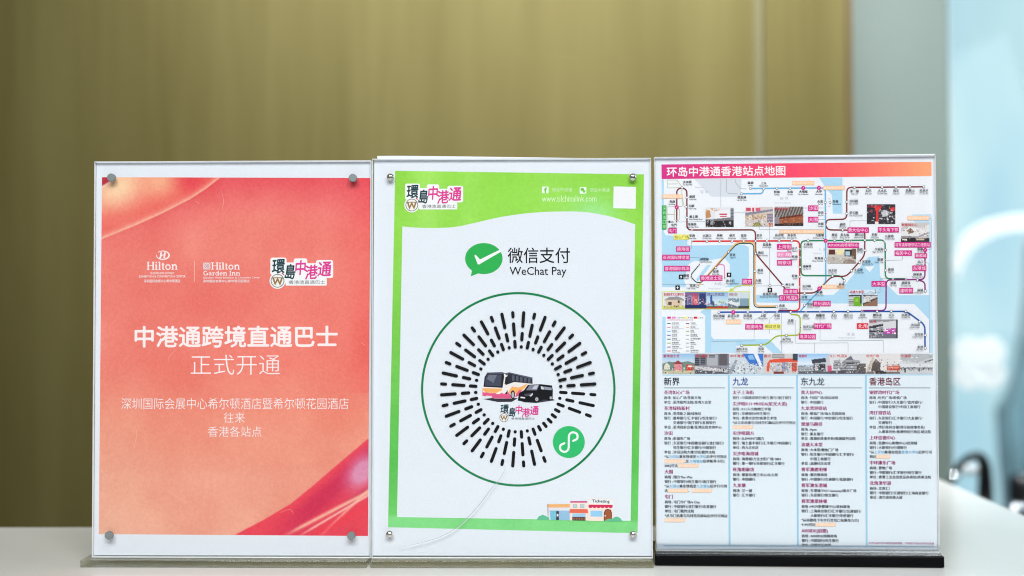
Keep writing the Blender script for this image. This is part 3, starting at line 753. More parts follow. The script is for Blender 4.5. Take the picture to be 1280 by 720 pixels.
P = Print('route_map', fr3, p3, L1)
LAND, SEA, GRY = ink(237, 240, 246), ink(176, 216, 240), ink(216, 221, 230)
P.poly([(827, 224.2), (1164.6, 220.6), (1166.5, 468.5), (827.8, 468.5)], LAND)
P.poly([(868, 224), (927, 223.4), (926, 246), (889, 246)], GRY)
P.poly([(827, 224.2), (830, 224.2), (830, 290), (832, 294), (860, 296), (859, 306), (864, 307), (930, 306), (936, 309), (936.5, 345), (930, 352), (926, 359), (827.5, 359)], SEA)
P.poly([(855, 349), (861, 330), (868, 326), (884, 326), (905, 322), (912, 330), (913, 355), (905, 359), (858, 359)], LAND)
P.poly([(870, 349), (884, 331), (889, 331), (877, 347), (872, 352)], SEA)
P.poly([(1024, 222.2), (1053, 222), (1053, 267), (1041, 267), (1040, 244), (1033, 236)], SEA)
P.poly([(827.8, 396), (832, 396), (832, 441), (827.8, 441)], SEA)
P.poly([(875, 390), (882, 386), (889, 386), (889, 420), (892, 424), (962, 424), (978, 441.5), (966, 441.5), (955, 432), (892, 432), (889, 441), (881.5, 441), (881.5, 394)], SEA)
P.poly([(889, 427), (920, 427), (920, 441), (889, 441)], ink(190, 222, 241))
P.poly([(945, 368.5), (1003, 369), (1042, 368.5), (1056, 356), (1086, 321), (1099, 320.5), (1100, 345), (1110, 357), (1122, 369), (1162, 369), (1162, 400), (1143, 380), (1003, 379), (945, 378)], SEA)
P.poly([(1080, 333), (1087, 340), (1093, 333)], LAND)
P.poly([(1140, 268), (1164.6, 267.5), (1165.6, 405), (1161.5, 400), (1161, 290), (1140, 275)], ink(196, 224, 242))
P.rect(1161.5, 400, 1165.9, 441, ink(186, 218, 240))
for a, b, c_ in ((875, 240, '深 圳'), (975, 248.5, '新 界'), (892, 355, '大嶼山'), (1023, 312, '九 龍'), (1058, 418, '港 島')): P.line(c_, a, b, 4.6, ink(184, 190, 200), align='L')
for a, b, c_ in ((868, 234, 'Shenzhen'), (968, 253.5, 'New Territories'), (885, 360.5, 'Lantau Island'), (1016, 316.5, 'Kowloon'), (1047, 422, 'Hong Kong Island')): P.line(c_, a, b, 3.0, ink(190, 196, 206))
LD = ink(150, 160, 172)
for pts in ([(901, 224), (901, 262)], [(917, 266), (931, 266)], [(845, 277.5), (882, 277)], [(962, 283), (962, 358)], [(949, 283), (949, 287), (1030, 287)], [(1004, 260), (1031, 260)],
            [(1022, 274.5), (1031, 274.5)], [(1062, 292), (1062.5, 276), (1084, 276)], [(1160, 273), (1164, 273), (1164, 312), (1156, 312)], [(1107, 325.5), (1128, 325), (1128, 319)],
            [(1156, 328.5), (1161, 328.5), (1162, 441)], [(945, 357.5), (979, 357)], [(828, 355.5), (880, 355.5)], [(862, 322), (874, 321.5), (874, 330)], [(960, 391), (943, 400), (942.5, 426), (889, 427)],
            [(970, 391), (962, 399), (961.5, 417)], [(977, 391), (977, 441)], [(994, 400), (994, 429), (1060, 428.5), (1060, 441)], [(1018, 429), (1018, 441)], [(1025, 391), (1025, 426), (1104, 425.5), (1104, 441)],
            [(1077.5, 391), (1077.5, 404)], [(1097, 366), (1100, 366), (1100, 348.5), (1116, 348.5)], [(919, 224), (919, 228), (926, 236), (933, 236)], [(908, 224), (908, 239), (911, 242), (922, 242)], [(864, 300), (864.5, 311), (860, 311)]):
    P.stroke(smooth_path(pts, 1.5), .45, LD)
OL = ink(176, 180, 120)
for pts in ([(834, 225), (846, 225), (852, 233), (853, 258), (834, 258.5), (834, 290)], [(834, 225), (834, 235), (850, 234.5)], [(834, 230), (847, 229.8)], [(843, 262), (843, 275), (846, 277), (849, 275), (849.5, 262), (846, 259)], [(853, 247), (855, 258), (857, 259)], [(834, 268), (843, 268)]):
    P.stroke(smooth_path(pts, 1.5), .5, OL)

def route(pts, col, wd=1.75, rad=6.0):
    q = Print('route_line', fr3, p3, L3); q.stroke(smooth_path(pts, rad), wd, col)
    return q
BR, RD, GN, BL, PU, LB, ORL, TL, PKL, LM = ink(128, 44, 46), ink(222, 46, 50), ink(16, 130, 82), ink(22, 84, 168), ink(140, 40, 126), ink(104, 178, 222), ink(240, 186, 118), ink(20, 72, 74), ink(236, 130, 182), ink(164, 184, 44)
route([(852.5, 234.6), (858.5, 237.5), (858.7, 287.5), (944.2, 287.3), (944.5, 317), (978.5, 356.7), (985, 366.3), (1019, 366.3), (1040, 345.2), (1058, 345.6), (1080.8, 319.5), (1081, 288), (1033, 287.3), (1031.8, 274.6), (1058.3, 274), (1058.5, 234.3), (1154.5, 233.5)], BR)
route([(845.9, 277), (846, 237), (852.5, 234.6)], BR)
route([(865, 301.6), (999.4, 301), (999.6, 388.2), (984, 388.6)], RD, 1.9)
route([(1055, 350.5), (1051, 345), (1043, 344.6), (1001.2, 344.6), (1001, 301), (1106.3, 300), (1106.6, 348.4), (1134, 348.6)], GN)
route([(898.5, 390.2), (1133, 389.2), (1156, 406), (1156.2, 435)], BL, 1.9)
route([(1076, 388.2), (1107.4, 388.2), (1107.6, 349.8), (1156, 349.4), (1156.2, 312)], PU)
route([(1146, 350), (1156, 352), (1156.3, 363.5)], PU)
route([(938, 235.6), (1031.6, 234.8), (1032.2, 354), (1000, 389)], LB)
route([(927, 242.2), (953, 242), (954.6, 236)], LB)
route([(872, 358), (921, 302.6), (943.8, 302.6), (944, 382.6), (970, 382.6)], ORL, 1.7)
route([(874, 331), (864, 343), (864.2, 347), (871, 353.5), (877, 353), (921.5, 304.2), (942.2, 304.2), (942.3, 384.2), (970, 384.2)], TL, 1.2)
route([(894.5, 334.6), (899.5, 329.6), (905.6, 331.5), (905.7, 347)], PKL, 1.3)
route([(927, 431.6), (958, 431), (970, 419.6), (1000.2, 419), (1000.2, 393.4), (988.5, 393.2)], LM, 1.7)
route([(973, 388.0), (989, 387.9)], ink(128, 40, 84), 1.6)
route([(1120, 348.6), (1133, 348.6)], ink(30, 92, 84), 1.9)

ST = [  # x, y, chinese, english, side
 (938, 235.6, '羅湖', 'Lo Wu', 'T'), (954.5, 236, '上水', 'Sheung Shui', 'T'), (971, 235.4, '粉嶺', 'Fanling', 'B'), (987.5, 235.3, '太和', 'Tai Wo', 'B'), (1004, 235, '大埔墟', 'Tai Po Market', 'B'), (1023.5, 234.8, '大學', 'University', 'B'),
 (927, 242.2, '落馬洲', 'Lok Ma Chau', 'B'), (1031.6, 253, '火炭', 'Fo Tan', 'L'), (1037.5, 253, '馬場', 'Racecourse', 'R'), (1032, 267, '沙田', 'Sha Tin', 'L'), (1032, 281, '大圍', 'Tai Wai', 'L'), (1031.8, 301, '九龍塘', 'Kowloon Tong', 'TL'), (1032, 324, '旺角東', 'Mong Kok East', 'L'),
 (852.5, 234.6, '天水圍', 'Tin Shui Wai', 'TR'), (858.6, 247, '朗屏', 'Long Ping', 'R'), (857.5, 258.6, '元朗', 'Yuen Long', 'R'), (858.6, 272, '錦上路', 'Kam Sheung Road', 'R'), (865, 287.5, '荃灣西', 'Tsuen Wan West', 'T'), (845.8, 259, '兆康', 'Siu Hong', 'TL'), (845.6, 277, '屯門', 'Tuen Mun', 'BL'),
 (865, 301.6, '荃灣', 'Tsuen Wan', 'T'), (883.5, 301.5, '大窩口', 'Tai Wo Hau', 'T'), (899.5, 301.4, '葵興', 'Kwai Hing', 'T'), (915, 301.4, '葵芳', 'Kwai Fong', 'T'), (929.5, 301.4, '荔景', 'Lai King', 'T'), (944.4, 301.3, '美孚', 'Mei Foo', 'TR'), (958.5, 301.2, '荔枝角', 'Lai Chi Kok', 'B'), (974, 301, '長沙灣', 'Cheung Sha Wan', 'T'), (989.5, 301, '深水埗', 'Sham Shui Po', 'T'),
 (999.5, 311.5, '太子', 'Prince Edward', 'L'), (999.6, 322, '旺角', 'Mong Kok', 'L'), (1000, 334, '油麻地', 'Yau Ma Tei', 'R'), (999.6, 346, '佐敦', 'Jordan', 'L'), (999.6, 359, '尖沙咀', 'Tsim Sha Tsui', 'R'), (1005.5, 366.5, '尖東', 'East Tsim Sha Tsui', 'B'),
 (944.3, 317, '南昌', 'Nam Cheong', 'R'), (943.5, 339, '奧運', 'Olympic', 'R'), (943, 357.5, '九龍', 'Kowloon', 'TR'), (978.6, 356.8, '柯士甸', 'Austin', 'R'), (970.5, 383.3, '香港', 'Hong Kong', 'R'), (962.2, 357, '香港西九龍', 'Hong Kong West Kowloon', 'BB'),
 (910.5, 314.8, '青衣', 'Tsing Yi', 'BR'), (894.6, 334.6, '欣澳', 'Sunny Bay', 'B'), (905.7, 347.4, '迪士尼', 'Disneyland Resort', 'BR'), (874, 331, '博覽館', 'AsiaWorld-Expo', 'TR'), (864, 345.6, '機場', 'Airport', 'L'), (872, 358, '東涌', 'Tung Chung', 'L'),
 (1010, 300.8, '石硤尾', 'Shek Kip Mei', 'B'), (1043, 300.6, '樂富', 'Lok Fu', 'T'), (1055.5, 300.5, '黃大仙', 'Wong Tai Sin', 'T'), (1062.8, 300.4, '', '', 'T'), (1080.9, 300.3, '鑽石山', 'Diamond Hill', 'TL'), (1093, 300.2, '彩虹', 'Choi Hung', 'T'), (1104.7, 302.2, '九龍灣', 'Kowloon Bay', 'TR'), (1106.5, 312.7, '牛頭角', 'Ngau Tau Kok', 'L'), (1106.6, 325.5, '觀塘', 'Kwun Tong', 'L'), (1106.6, 338, '藍田', 'Lam Tin', 'R'),
 (1116, 348.8, '油塘', 'Yau Tong', 'B'), (1132, 348.8, '調景嶺', 'Tiu Keng Leng', 'B'), (1146.5, 350, '將軍澳', 'Tseung Kwan O', 'T'), (1156.2, 312.5, '寶琳', 'Po Lam', 'L'), (1156.2, 328.4, '坑口', 'Hang Hau', 'L'), (1156.3, 363.8, '康城', 'LOHAS Park', 'L'),
 (1058.3, 252.6, '沙田圍', 'Sha Tin Wai', 'R'), (1058.3, 267, '車公廟', 'Che Kung Temple', 'R'), (1053, 287.4, '顯徑', 'Hin Keng', 'T'), (1067.8, 234.3, '第一城', 'City One', 'B'), (1085, 234, '石門', 'Shek Mun', 'B'), (1102.3, 233.9, '大水坑', 'Tai Shui Hang', 'B'), (1119.6, 233.8, '恆安', 'Heng On', 'B'), (1137, 233.6, '馬鞍山', 'Ma On Shan', 'B'), (1154.3, 233.5, '烏溪沙', 'Wu Kai Sha', 'B'),
 (1081, 313, '啟德', 'Kai Tak', 'L'), (1074, 328, '宋皇臺', 'Sung Wong Toi', 'R'), (1064, 338.5, '土瓜灣', 'To Kwa Wan', 'R'), (1040.3, 345, '何文田', 'Ho Man Tin', 'T'), (1024, 360.6, '紅磡', 'Hung Hom', 'B'), (1055, 351, '黃埔', 'Whampoa', 'BL'), (1005.5, 381.5, '會展', 'Exhibition Centre', 'R'),
 (898.5, 390.2, '堅尼地城', 'Kennedy Town', 'B'), (916.5, 390.1, '香港大學', 'HKU', 'B'), (934.5, 390, '西營盤', 'Sai Ying Pun', 'B'), (953.5, 389.9, '上環', 'Sheung Wan', 'B'), (971, 389.9, '中環', 'Central', 'B'), (988, 390, '金鐘', 'Admiralty', 'BB'), (1007, 389.7, '灣仔', 'Wan Chai', 'B'), (1025, 389.6, '銅鑼灣', 'Causeway Bay', 'B'), (1042, 389.5, '天后', 'Tin Hau', 'B'), (1059.7, 389.4, '炮台山', 'Fortress Hill', 'B'), (1077.5, 389.2, '北角', 'North Point', 'B'), (1096, 389.2, '鰂魚涌', 'Quarry Bay', 'B'), (1113.7, 389.2, '太古', 'Tai Koo', 'B'), (1131.8, 389.2, '西灣河', 'Sai Wan Ho', 'B'), (1149, 402, '筲箕灣', 'Shau Kei Wan', 'BL'), (1156.2, 419, '杏花邨', 'Heng Fa Chuen', 'L'), (1156.2, 435, '柴灣', 'Chai Wan', 'L'),
 (1000.2, 409.5, '海洋公園', 'Ocean Park', 'R'), (982.8, 419.3, '黃竹坑', 'Wong Chuk Hang', 'B'), (951, 431.2, '利東', 'Lei Tung', 'B'), (927, 431.6, '海怡半島', 'South Horizons', 'B')]
BIG = {(1004, 235), (1023.5, 234.8), (845.8, 259), (1031.8, 301), (1024, 360.6), (1156.2, 312.5), (916.5, 390.1)}
SQ = {(1032, 267), (1032, 281), (865, 301.6), (999.5, 311.5), (999.6, 322), (953.5, 389.9), (971, 389.9), (1007, 389.7), (1025, 389.6), (1077.5, 389.2), (1116, 348.8), (1132, 348.8), (874, 331), (864, 345.6), (905.7, 347.4), (845.6, 277), (1062.8, 300.4), (1104.7, 302.2), (1106.6, 325.5), (1156.2, 328.4), (865, 287.5), (943, 357.5), (1000.2, 409.5), (999.6, 359)}
MK = Print('station_markers', fr3, p3, L4); NM = Print('station_names', fr3, p3, L4)
NB = ink(28, 30, 40); NB2 = ink(44, 46, 58)
for x, y, cn, en_, sd in ST:
    if (x, y) in BIG: MK.disc(x, y, 2.6, ink(214, 40, 136), n=14); MK.stroke([(x - .8, y + .8), (x + .8, y - .8)], .7, ink(244, 180, 214))
    elif (x, y) in SQ: MK.disc(x, y, 1.3, ink(240, 240, 244), n=10); MK.disc(x, y, .85, ink(110, 24, 62), n=8)
    else: MK.disc(x, y, 1.65, ink(60, 62, 72), n=12); MK.disc(x, y, 1.2, ink(246, 247, 250), n=12)
    if not cn: continue
    al = 'C'; dx, dy = 0, 0
    if sd == 'T': dy = -7.0
    elif sd == 'B': dy = 4.6
    elif sd == 'BB': dy = 10.5
    elif sd == 'L': al, dx, dy = 'R', -3.0, -1.2
    elif sd == 'R': al, dx, dy = 'L', 3.0, -1.2
    elif sd == 'TL': al, dx, dy = 'R', -2, -7
    elif sd == 'TR': al, dx, dy = 'L', 1, -7
    elif sd == 'BL': al, dx, dy = 'R', 0, 4.2
    elif sd == 'BR': al, dx, dy = 'L', 1.5, 3.6
    NM.line(cn, x + dx, y + dy, 3.6, NB, bold=.028, align=al); NM.line(en_, x + dx, y + dy + 3.2, 2.4, NB2, bold=.02, align=al, squeeze=.92)
for a, b in ((851.3, 346.2), (847, 359.5), (911.2, 343.6), (962.3, 362.6)):
    P = Print('transport_symbol', fr3, p3, L4)
    P.rrect(a - 2.8, b - 2.8, a + 2.8, b + 2.8, .5, ink(24, 24, 30))
    P.poly([(a - 1.6, b + .4), (a, b - 1.9), (a + 1.6, b + .4), (a + .5, b + .2), (a + .5, b + 1.7), (a - .5, b + 1.7), (a - .5, b + .2)], ink(236, 238, 242))
P = Print('arrow_mark', fr3, p3, L4)
P.poly([(834, 277.4), (837.5, 275.6), (837.5, 276.9), (842, 276.9), (842, 277.9), (837.5, 277.9), (837.5, 279)], ink(30, 66, 60))
P = Print('dotted_arc', fr3, p3, L4)
for k in range(9):
    a = math.radians(-80 + k * 20 + (0 if k < 9 else 0)); P.disc(1034.6 + 4.4 * math.cos(a) * .9, 253 + 5.4 * math.sin(a), .3, NB, n=6)
P = Print('arrow_mark', fr3, p3, L4)
P.stroke(spline([(943, 357), (930, 356.6), (921, 358), (914, 363)], 6), 1.1, ink(206, 214, 70)); P.poly([(911, 364.5), (913.5, 360), (917, 362.6)], ink(206, 214, 70))

MG, PEACH, YEL, LPK, RED2 = ink(212, 40, 138), ink(250, 204, 168), ink(240, 234, 120), ink(236, 140, 190), ink(220, 36, 58)
TAGS = [('如心广场', 842, 293.2, 861.5, 299.6, YEL), ('屯门', 835.3, 285.3, 846, 291.6, MG), ('德海街', 845, 308, 862.5, 314.7, MG), ('亚洲国际博览馆', 827.6, 318.4, 862.2, 325.2, MG), ('香港国际机场', 830, 332.3, 862.5, 339, MG), ('香港迪士尼', 875, 344.3, 903, 351, MG), ('圆方', 927.4, 348.4, 940.2, 355.5, MG),
 ('香港岭南大学', 828, 243, 853.5, 248.2, PEACH), ('香港教育大学', 990, 226.3, 1017.8, 231.2, PEACH), ('香港中文大学', 1028.5, 232.3, 1056, 237.4, PEACH), ('香港浸会大学、香港城市大学', 974, 287.2, 1030, 292, PEACH), ('香港科技大学', 1134, 269.8, 1161.5, 275.2, PEACH), ('香港理工大学', 1027.5, 356, 1055.5, 361, PEACH), ('香港大学', 907.3, 399.4, 926.4, 405, PEACH),
 ('沙田', 1010, 256.8, 1022.8, 263.8, MG), ('大围', 1010, 271, 1022.8, 278, MG), ('黄大仙中心', 1059.2, 284.2, 1086, 291, MG), ('牛头角下邨', 1097, 283.8, 1123.5, 290.6, MG), ('AIRSIDE(启德港铁站)', 1034.2, 303.2, 1073.8, 310, MG), ('将军澳厚德邨坑口港铁站', 1118, 302.6, 1163.2, 309.4, MG), ('裕民中心', 1118, 313, 1139.8, 319.8, MG), ('新都城', 1143.2, 316.6, 1158.8, 322.8, MG), ('东港城', 1140.2, 331.8, 1157.8, 338.8, MG), ('大本型', 1089.2, 351.2, 1107.2, 358.2, MG), ('建明邨', 1124, 359.8, 1141.2, 366.8, MG),
 ('上海街', 971, 305, 989.4, 312, MG), ('旺角', 971, 314.8, 989.4, 321.6, LPK), ('朗豪坊', 971, 325, 990, 331.8, MG), ('海港城', 979, 361, 997.2, 367.8, MG), ('K11 MUSEA', 974, 369, 997.2, 375.8, MG), ('世纪酒店', 1016, 376, 1038.2, 382.8, MG), ('港澳码头', 931.4, 404.8, 954, 411.8, MG), ('邮政总局', 955.6, 404.8, 976, 411.4, YEL), ('时代广场', 1017, 404.3, 1039.2, 411.2, MG), ('海洋公园', 998.4, 417.3, 1019.8, 424.2, MG), ('北角', 1070.8, 404, 1085.2, 411, RED2)]
for body, a, b, c_, d, m in TAGS:
    q = Print('place_tag', fr3, p3, L5); q.rect(a, b, c_, d, m)
    tx = ink(60, 50, 36) if m is YEL else (ink(254, 240, 228) if m is PEACH else ink(252, 226, 240))
    q.text(body, a + 1, b + 1.1, c_ - 1, d - 1.1, tx, bold=.0)
q = Print('place_tag', fr3, p3, L5); q.rect(827.4, 256.8, 833, 287, ink(58, 166, 82))
for k, c_ in enumerate('深圳湾口岸'): q.text(c_, 828.4, 258 + k * 5.8, 832.2, 262.4 + k * 5.8, ink(190, 234, 190))

q = Print('legend_box', fr3, p3, L3); q.rrect(832.8, 393.8, 881, 442, 1, ink(240, 243, 248))
for a, c_ in ((834, MG), (840, LPK), (854, YEL), (867, RED2)): q.rect(a, 395.8, a + 4.6, 398.4, c_)
q.line('上落车站', 845.3, 397.1, 2.3, NB); q.line('停车站', 859.5, 397.1, 2.3, NB); q.line('上车站', 872.3, 397.1, 2.3, NB); q.line('以下路线只供参考请以实际班次为准', 834, 400, 2.0, ink(206, 90, 120))
for i, (c1, n1, e1, c2, n2, e2) in enumerate([(TL, '機場快綫', 'Airport Express', BR, '屯馬綫', 'Tuen Ma Line'), (PKL, '迪士尼綫', 'Disneyland Resort Line', ORL, '東涌綫', 'Tung Chung Line'), (LB, '東鐵綫', 'East Rail Line', LM, '輕鐵', 'Light Rail'), (BL, '港島綫', 'Island Line', GRY, '高速鐵路', 'High Speed Rail'), (GN, '觀塘綫', 'Kwun Tong Line', GRY, '非付費區通道', 'Subway'), (LM, '南港島綫', 'South Island Line', GRY, '轉車站', 'Interchange'), (PU, '將軍澳綫', 'Tseung Kwan O Line', GRY, '車站', 'Station'), (RD, '荃灣綫', 'Tsuen Wan Line', GRY, '途經賽馬日', 'Race days only')]):
    yy = 404.4 + i * 4.9
    for xx, cc, nn, ee in ((834, c1, n1, e1), (857.2, c2, n2, e2)):
        q.rect(xx, yy - .5, xx + 4.3, yy + .5, cc if cc is not GRY else ink(170, 176, 186)); q.line(nn, xx + 5.8, yy - .5, 2.1, NB); q.line(ee, xx + 5.8, yy + 1.5, 1.7, NB2, squeeze=.9)

# small printed photographs: each is a little picture painted cell by cell
class Pic:
    def __init__(s, w_, h_, base):
        s.w, s.h = w_, h_; s.a = np.zeros((h_, w_, 3)) + np.array(base, float)
        s.y, s.x = np.mgrid[0:h_, 0:w_] ; s.x = (s.x + .5) / w_; s.y = (s.y + .5) / h_
    def poly(s, pts, c):
        ins = np.zeros((s.h, s.w), bool); n = len(pts)
        for i in range(n):
            (xa, ya), (xb, yb) = pts[i], pts[(i + 1) % n]
            if ya == yb: continue
            t = ((ya > s.y) != (yb > s.y)) & (s.x < (xb - xa) * (s.y - ya) / (yb - ya) + xa); ins ^= t
        s.a[ins] = c; return s
    def rect(s, a, b, c_, d, c): return s.poly([(a, b), (c_, b), (c_, d), (a, d)], c)
    def speck(s, box_, cols, n, seed, r=1):
        g = np.random.default_rng(seed); x0, y0, x1, y1 = box_
        for _ in range(n):
            i = int(g.uniform(y0, y1) * (s.h - 1)); j = int(g.uniform(x0, x1) * (s.w - 1)); rr = g.integers(1, r + 2)
            s.a[i:i + g.integers(1, 3), j:j + rr] = cols[g.integers(len(cols))]
        return s
    def rows(s, box_, c, step, wd=1):
        x0, y0, x1, y1 = box_; i = y0 * s.h
        while i < y1 * s.h:
            s.a[int(i):int(i) + wd, int(x0 * s.w):int(x1 * s.w)] = c; i += step
        return s
    def grad(s, c0, c1, y0=0, y1=1):
        m = (s.y >= y0) & (s.y <= y1); t = ((s.y - y0) / (y1 - y0))[..., None]; g = np.array(c0) * (1 - t) + np.array(c1) * t; s.a[m] = g[m]; return s
def photo(box_, pic, title=None, tw=.6, tcol=(206, 44, 70), border=None):
    x0, y0, x1, y1 = box_
    def fn(gx, gy):
        i = np.clip((gy * pic.h).astype(int), 0, pic.h - 1); j = np.clip((gx * pic.w).astype(int), 0, pic.w - 1); return pic.a[i, j]
    ph = quad_patch('photo_print', fr3, p3, [(x0, y0), (x1, y0), (x1, y1), (x0, y1)], pic.w + 1, pic.h + 1, fn, L4 + .00003)
    if title:
        q = Print('photo_caption', fr3, ph, L5 + .00002); q.text(title, x0 + 1, y0 + .9, x0 + 1 + (x1 - x0) * tw, y0 + 4.6, ink(*tcol), bold=.01)
    return ph
def blocks(seed, w_, h_, sky, tones, horizon=.45, n=14, ground=None, spk=60):
    g = np.random.default_rng(seed); p = Pic(w_, h_, sky[0]).grad(sky[0], sky[1])
    x = 0
    for _ in range(n):
        ww = g.uniform(.05, .2); top = horizon + g.uniform(-.22, .22); c = tones[g.integers(len(tones))]
        p.rect(x, top, x + ww, 1, c)
        if g.random() < .6: p.rows((x, top + .03, min(1, x + ww), .92), np.array(c) * .55 + 20, g.integers(2, 4))
        x += ww * g.uniform(.6, 1.0)
        if x > 1: break
    if ground: p.rect(0, .84, 1, 1, ground)
    return p.speck((0, horizon, 1, 1), [np.array(t) * k for t in tones for k in (.4, 1.25)], spk, seed + 1)
W35 = 58
photo((882, 259.3, 917, 283.8), Pic(W35, 40, (226, 226, 232)).rect(0, .62, 1, 1, (36, 34, 40)).poly([(0, .1), (.16, .18), (.2, .5), (0, .6)], (196, 140, 86)).speck((0, .05, .5, .2), [(230, 170, 90), (240, 220, 190), (200, 120, 60)], 30, 1).poly([(.36, .24), (.86, .1), (.88, .56), (.36, .6)], (236, 236, 240)).rect(.5, .33, .78, .4, (206, 60, 90)).rect(.52, .44, .76, .5, (200, 60, 84)).rect(.9, .05, 1, .6, (90, 92, 106)).rows((.9, .05, 1, .6), (170, 170, 180), 3).poly([(.2, .62), (1, .5), (1, .66), (.2, .72)], (120, 118, 124)).rect(.18, .66, .3, .9, (150, 150, 158)).rect(.84, .76, .92, .84, (240, 240, 240)).speck((0, .66, 1, 1), [(190, 188, 192), (16, 16, 22), (90, 60, 54)], 70, 2))
photo((931.5, 258.8, 966.2, 283), Pic(W35, 40, (214, 200, 196)).rect(0, 0, .5, .26, (240, 226, 228)).rect(.03, .04, .2, .22, (206, 70, 96)).rect(.26, .04, .33, .24, (196, 60, 90)).rect(.38, .04, .56, .22, (214, 96, 120)).poly([(0, .32), (1, .12), (1, .22), (0, .46)], (134, 132, 150)).poly([(0, .46), (1, .3), (1, .62), (0, .66)], (206, 184, 160)).speck((0, .44, .8, .66), [(120, 84, 60), (240, 226, 200), (180, 120, 90), (250, 246, 240)], 90, 3).rect(.8, .36, 1, .8, (130, 116, 134)).rows((.8, .36, 1, .8), (190, 176, 190), 3).poly([(.3, .86), (.5, .78), (.62, 1), (.26, 1)], (156, 150, 66)).rect(.86, .84, 1, 1, (206, 110, 60)).speck((0, .66, 1, 1), [(110, 108, 122), (240, 238, 240), (70, 70, 84), (176, 160, 160)], 80, 4))
photo((968, 258.4, 1004, 282.4), Pic(W35, 40, (120, 104, 98)).poly([(0, 0), (1, 0), (1, .36), (.4, .6), (0, .6)], (150, 138, 132)).speck((0, 0, .06, .06), [(200, 190, 190)], 2, 5), None)
pc = Pic(W35, 40, (116, 100, 96))
for k in range(11): pc.poly([(k * .1 - .06, .6), (k * .1 + .1, 0), (k * .1 + .145, 0), (k * .1 - .01, .6)], (206, 198, 194))
pc.poly([(0, .56), (.16, .56), (.2, 1), (0, 1)], (196, 190, 204)).poly([(.18, .62), (.95, .46), (1, .52), (1, .84), (.18, .9)], (216, 122, 84)).poly([(.18, .58), (.96, .4), (.96, .5), (.18, .66)], (150, 72, 48)).rect(0, .9, 1, 1, (70, 54, 56)).speck((.2, .62, 1, .86), [(240, 160, 110), (190, 96, 64), (246, 196, 150)], 60, 6).speck((0, .86, 1, 1), [(30, 26, 30), (170, 120, 100)], 40, 7).rect(0, 0, .5, .1, (226, 214, 214))
photo((968, 258.4, 1004, 282.4), pc, '黄大仙中心', .5)
photo((1083.5, 255.4, 1119, 280), Pic(W35, 40, (46, 42, 50)).speck((0, 0, 1, 1), [(20, 18, 24), (110, 106, 116), (214, 210, 214), (74, 70, 80)], 120, 8, 3).rect(.32, .3, .42, 1, (214, 52, 58)).poly([(.3, .1), (.52, .06), (.5, .28), (.3, .32)], (226, 60, 62)).poly([(.82, .2), (.96, .16), (.96, .36), (.84, .4)], (224, 54, 60)).poly([(.5, .42), (.64, .3), (.8, .42), (.72, .56), (.56, .66)], (196, 196, 202)).rect(.12, .3, .2, .42, (160, 60, 80)).speck((.5, .3, 1, .9), [(230, 228, 230), (30, 28, 34), (180, 176, 182)], 60, 9, 2).rect(.3, .9, .42, 1, (250, 230, 230)), '牛头角下邨', .46)
photo((1126, 278.4, 1161.6, 302.4), Pic(W35, 40, (206, 200, 200)).poly([(0, .5), (.3, .2), (.7, .3), (1, .1), (1, .6), (.5, .76), (0, .8)], (232, 228, 228)).poly([(.2, .42), (.36, .3), (.48, .5), (.3, .58)], (120, 86, 64)).poly([(.02, .7), (.6, .72), (1, .5), (1, .56), (.6, .8), (0, .8)], (150, 146, 152)).rect(0, .8, .5, 1, (36, 32, 36)).rect(.5, .82, 1, 1, (60, 54, 56)).rect(.05, .86, .22, .92, (226, 220, 216)).rect(.54, .86, .82, .93, (206, 190, 170)).speck((0, .2, 1, .8), [(110, 100, 104), (246, 244, 244), (170, 160, 160)], 50, 10, 2).speck((0, .8, 1, 1), [(206, 190, 160), (20, 18, 20)], 24, 11), '新都城中心', .55)
photo((1034.2, 310, 1070, 329.4), Pic(W35, 34, (204, 198, 192)).rect(0, 0, 1, .3, (226, 222, 214)).rect(.06, .1, .28, .44, (96, 44, 36)).rect(.34, .08, .56, .44, (238, 222, 170)).rect(.6, .1, .9, .56, (50, 44, 44)).rect(.63, .24, .8, .5, (176, 206, 220)).rect(.86, .06, 1, .9, (110, 84, 66)).poly([(0, .6), (1, .7), (1, 1), (0, 1)], (188, 180, 174)).poly([(.6, .76), (.9, .74), (1, 1), (.55, 1)], (150, 130, 116)).speck((0, .5, 1, 1), [(226, 220, 214), (150, 142, 136)], 40, 12, 2))
photo((1060.8, 362, 1096.8, 368.8), Pic(W35, 12, (216, 230, 242)).poly([(0, .5), (.6, .6), (1, .3), (1, 1), (0, 1)], (188, 206, 224)).rect(.92, 0, .95, 1, (120, 132, 150)).speck((0, .4, 1, 1), [(150, 170, 196), (236, 240, 246)], 24, 13, 2), '油塘大本型', .5)
photo((1060.8, 368.8, 1077, 382.6), Pic(28, 24, (206, 206, 206)).rect(0, 0, 1, .14, (40, 38, 40)).poly([(.4, .2), (.8, .16), (1, .4), (1, 1), (.36, 1)], (112, 174, 40)).poly([(.55, .3), (.75, .28), (.7, .6), (.5, .6)], (150, 204, 70)).rows((0, .2, .36, 1), (80, 80, 86), 3).rect(.9, .1, 1, .8, (60, 56, 58)))
photo((1078.4, 368.8, 1096.8, 382.6), Pic(30, 24, (210, 206, 206)).rect(0, 0, 1, .1, (60, 56, 60)).poly([(0, .9), (1, .3), (1, 1), (0, 1)], (146, 110, 88)).poly([(0, .8), (1, .2), (1, .34), (0, .94)], (70, 54, 50)).speck((0, .1, .6, .6), [(60, 58, 64), (240, 240, 240)], 30, 14, 2))
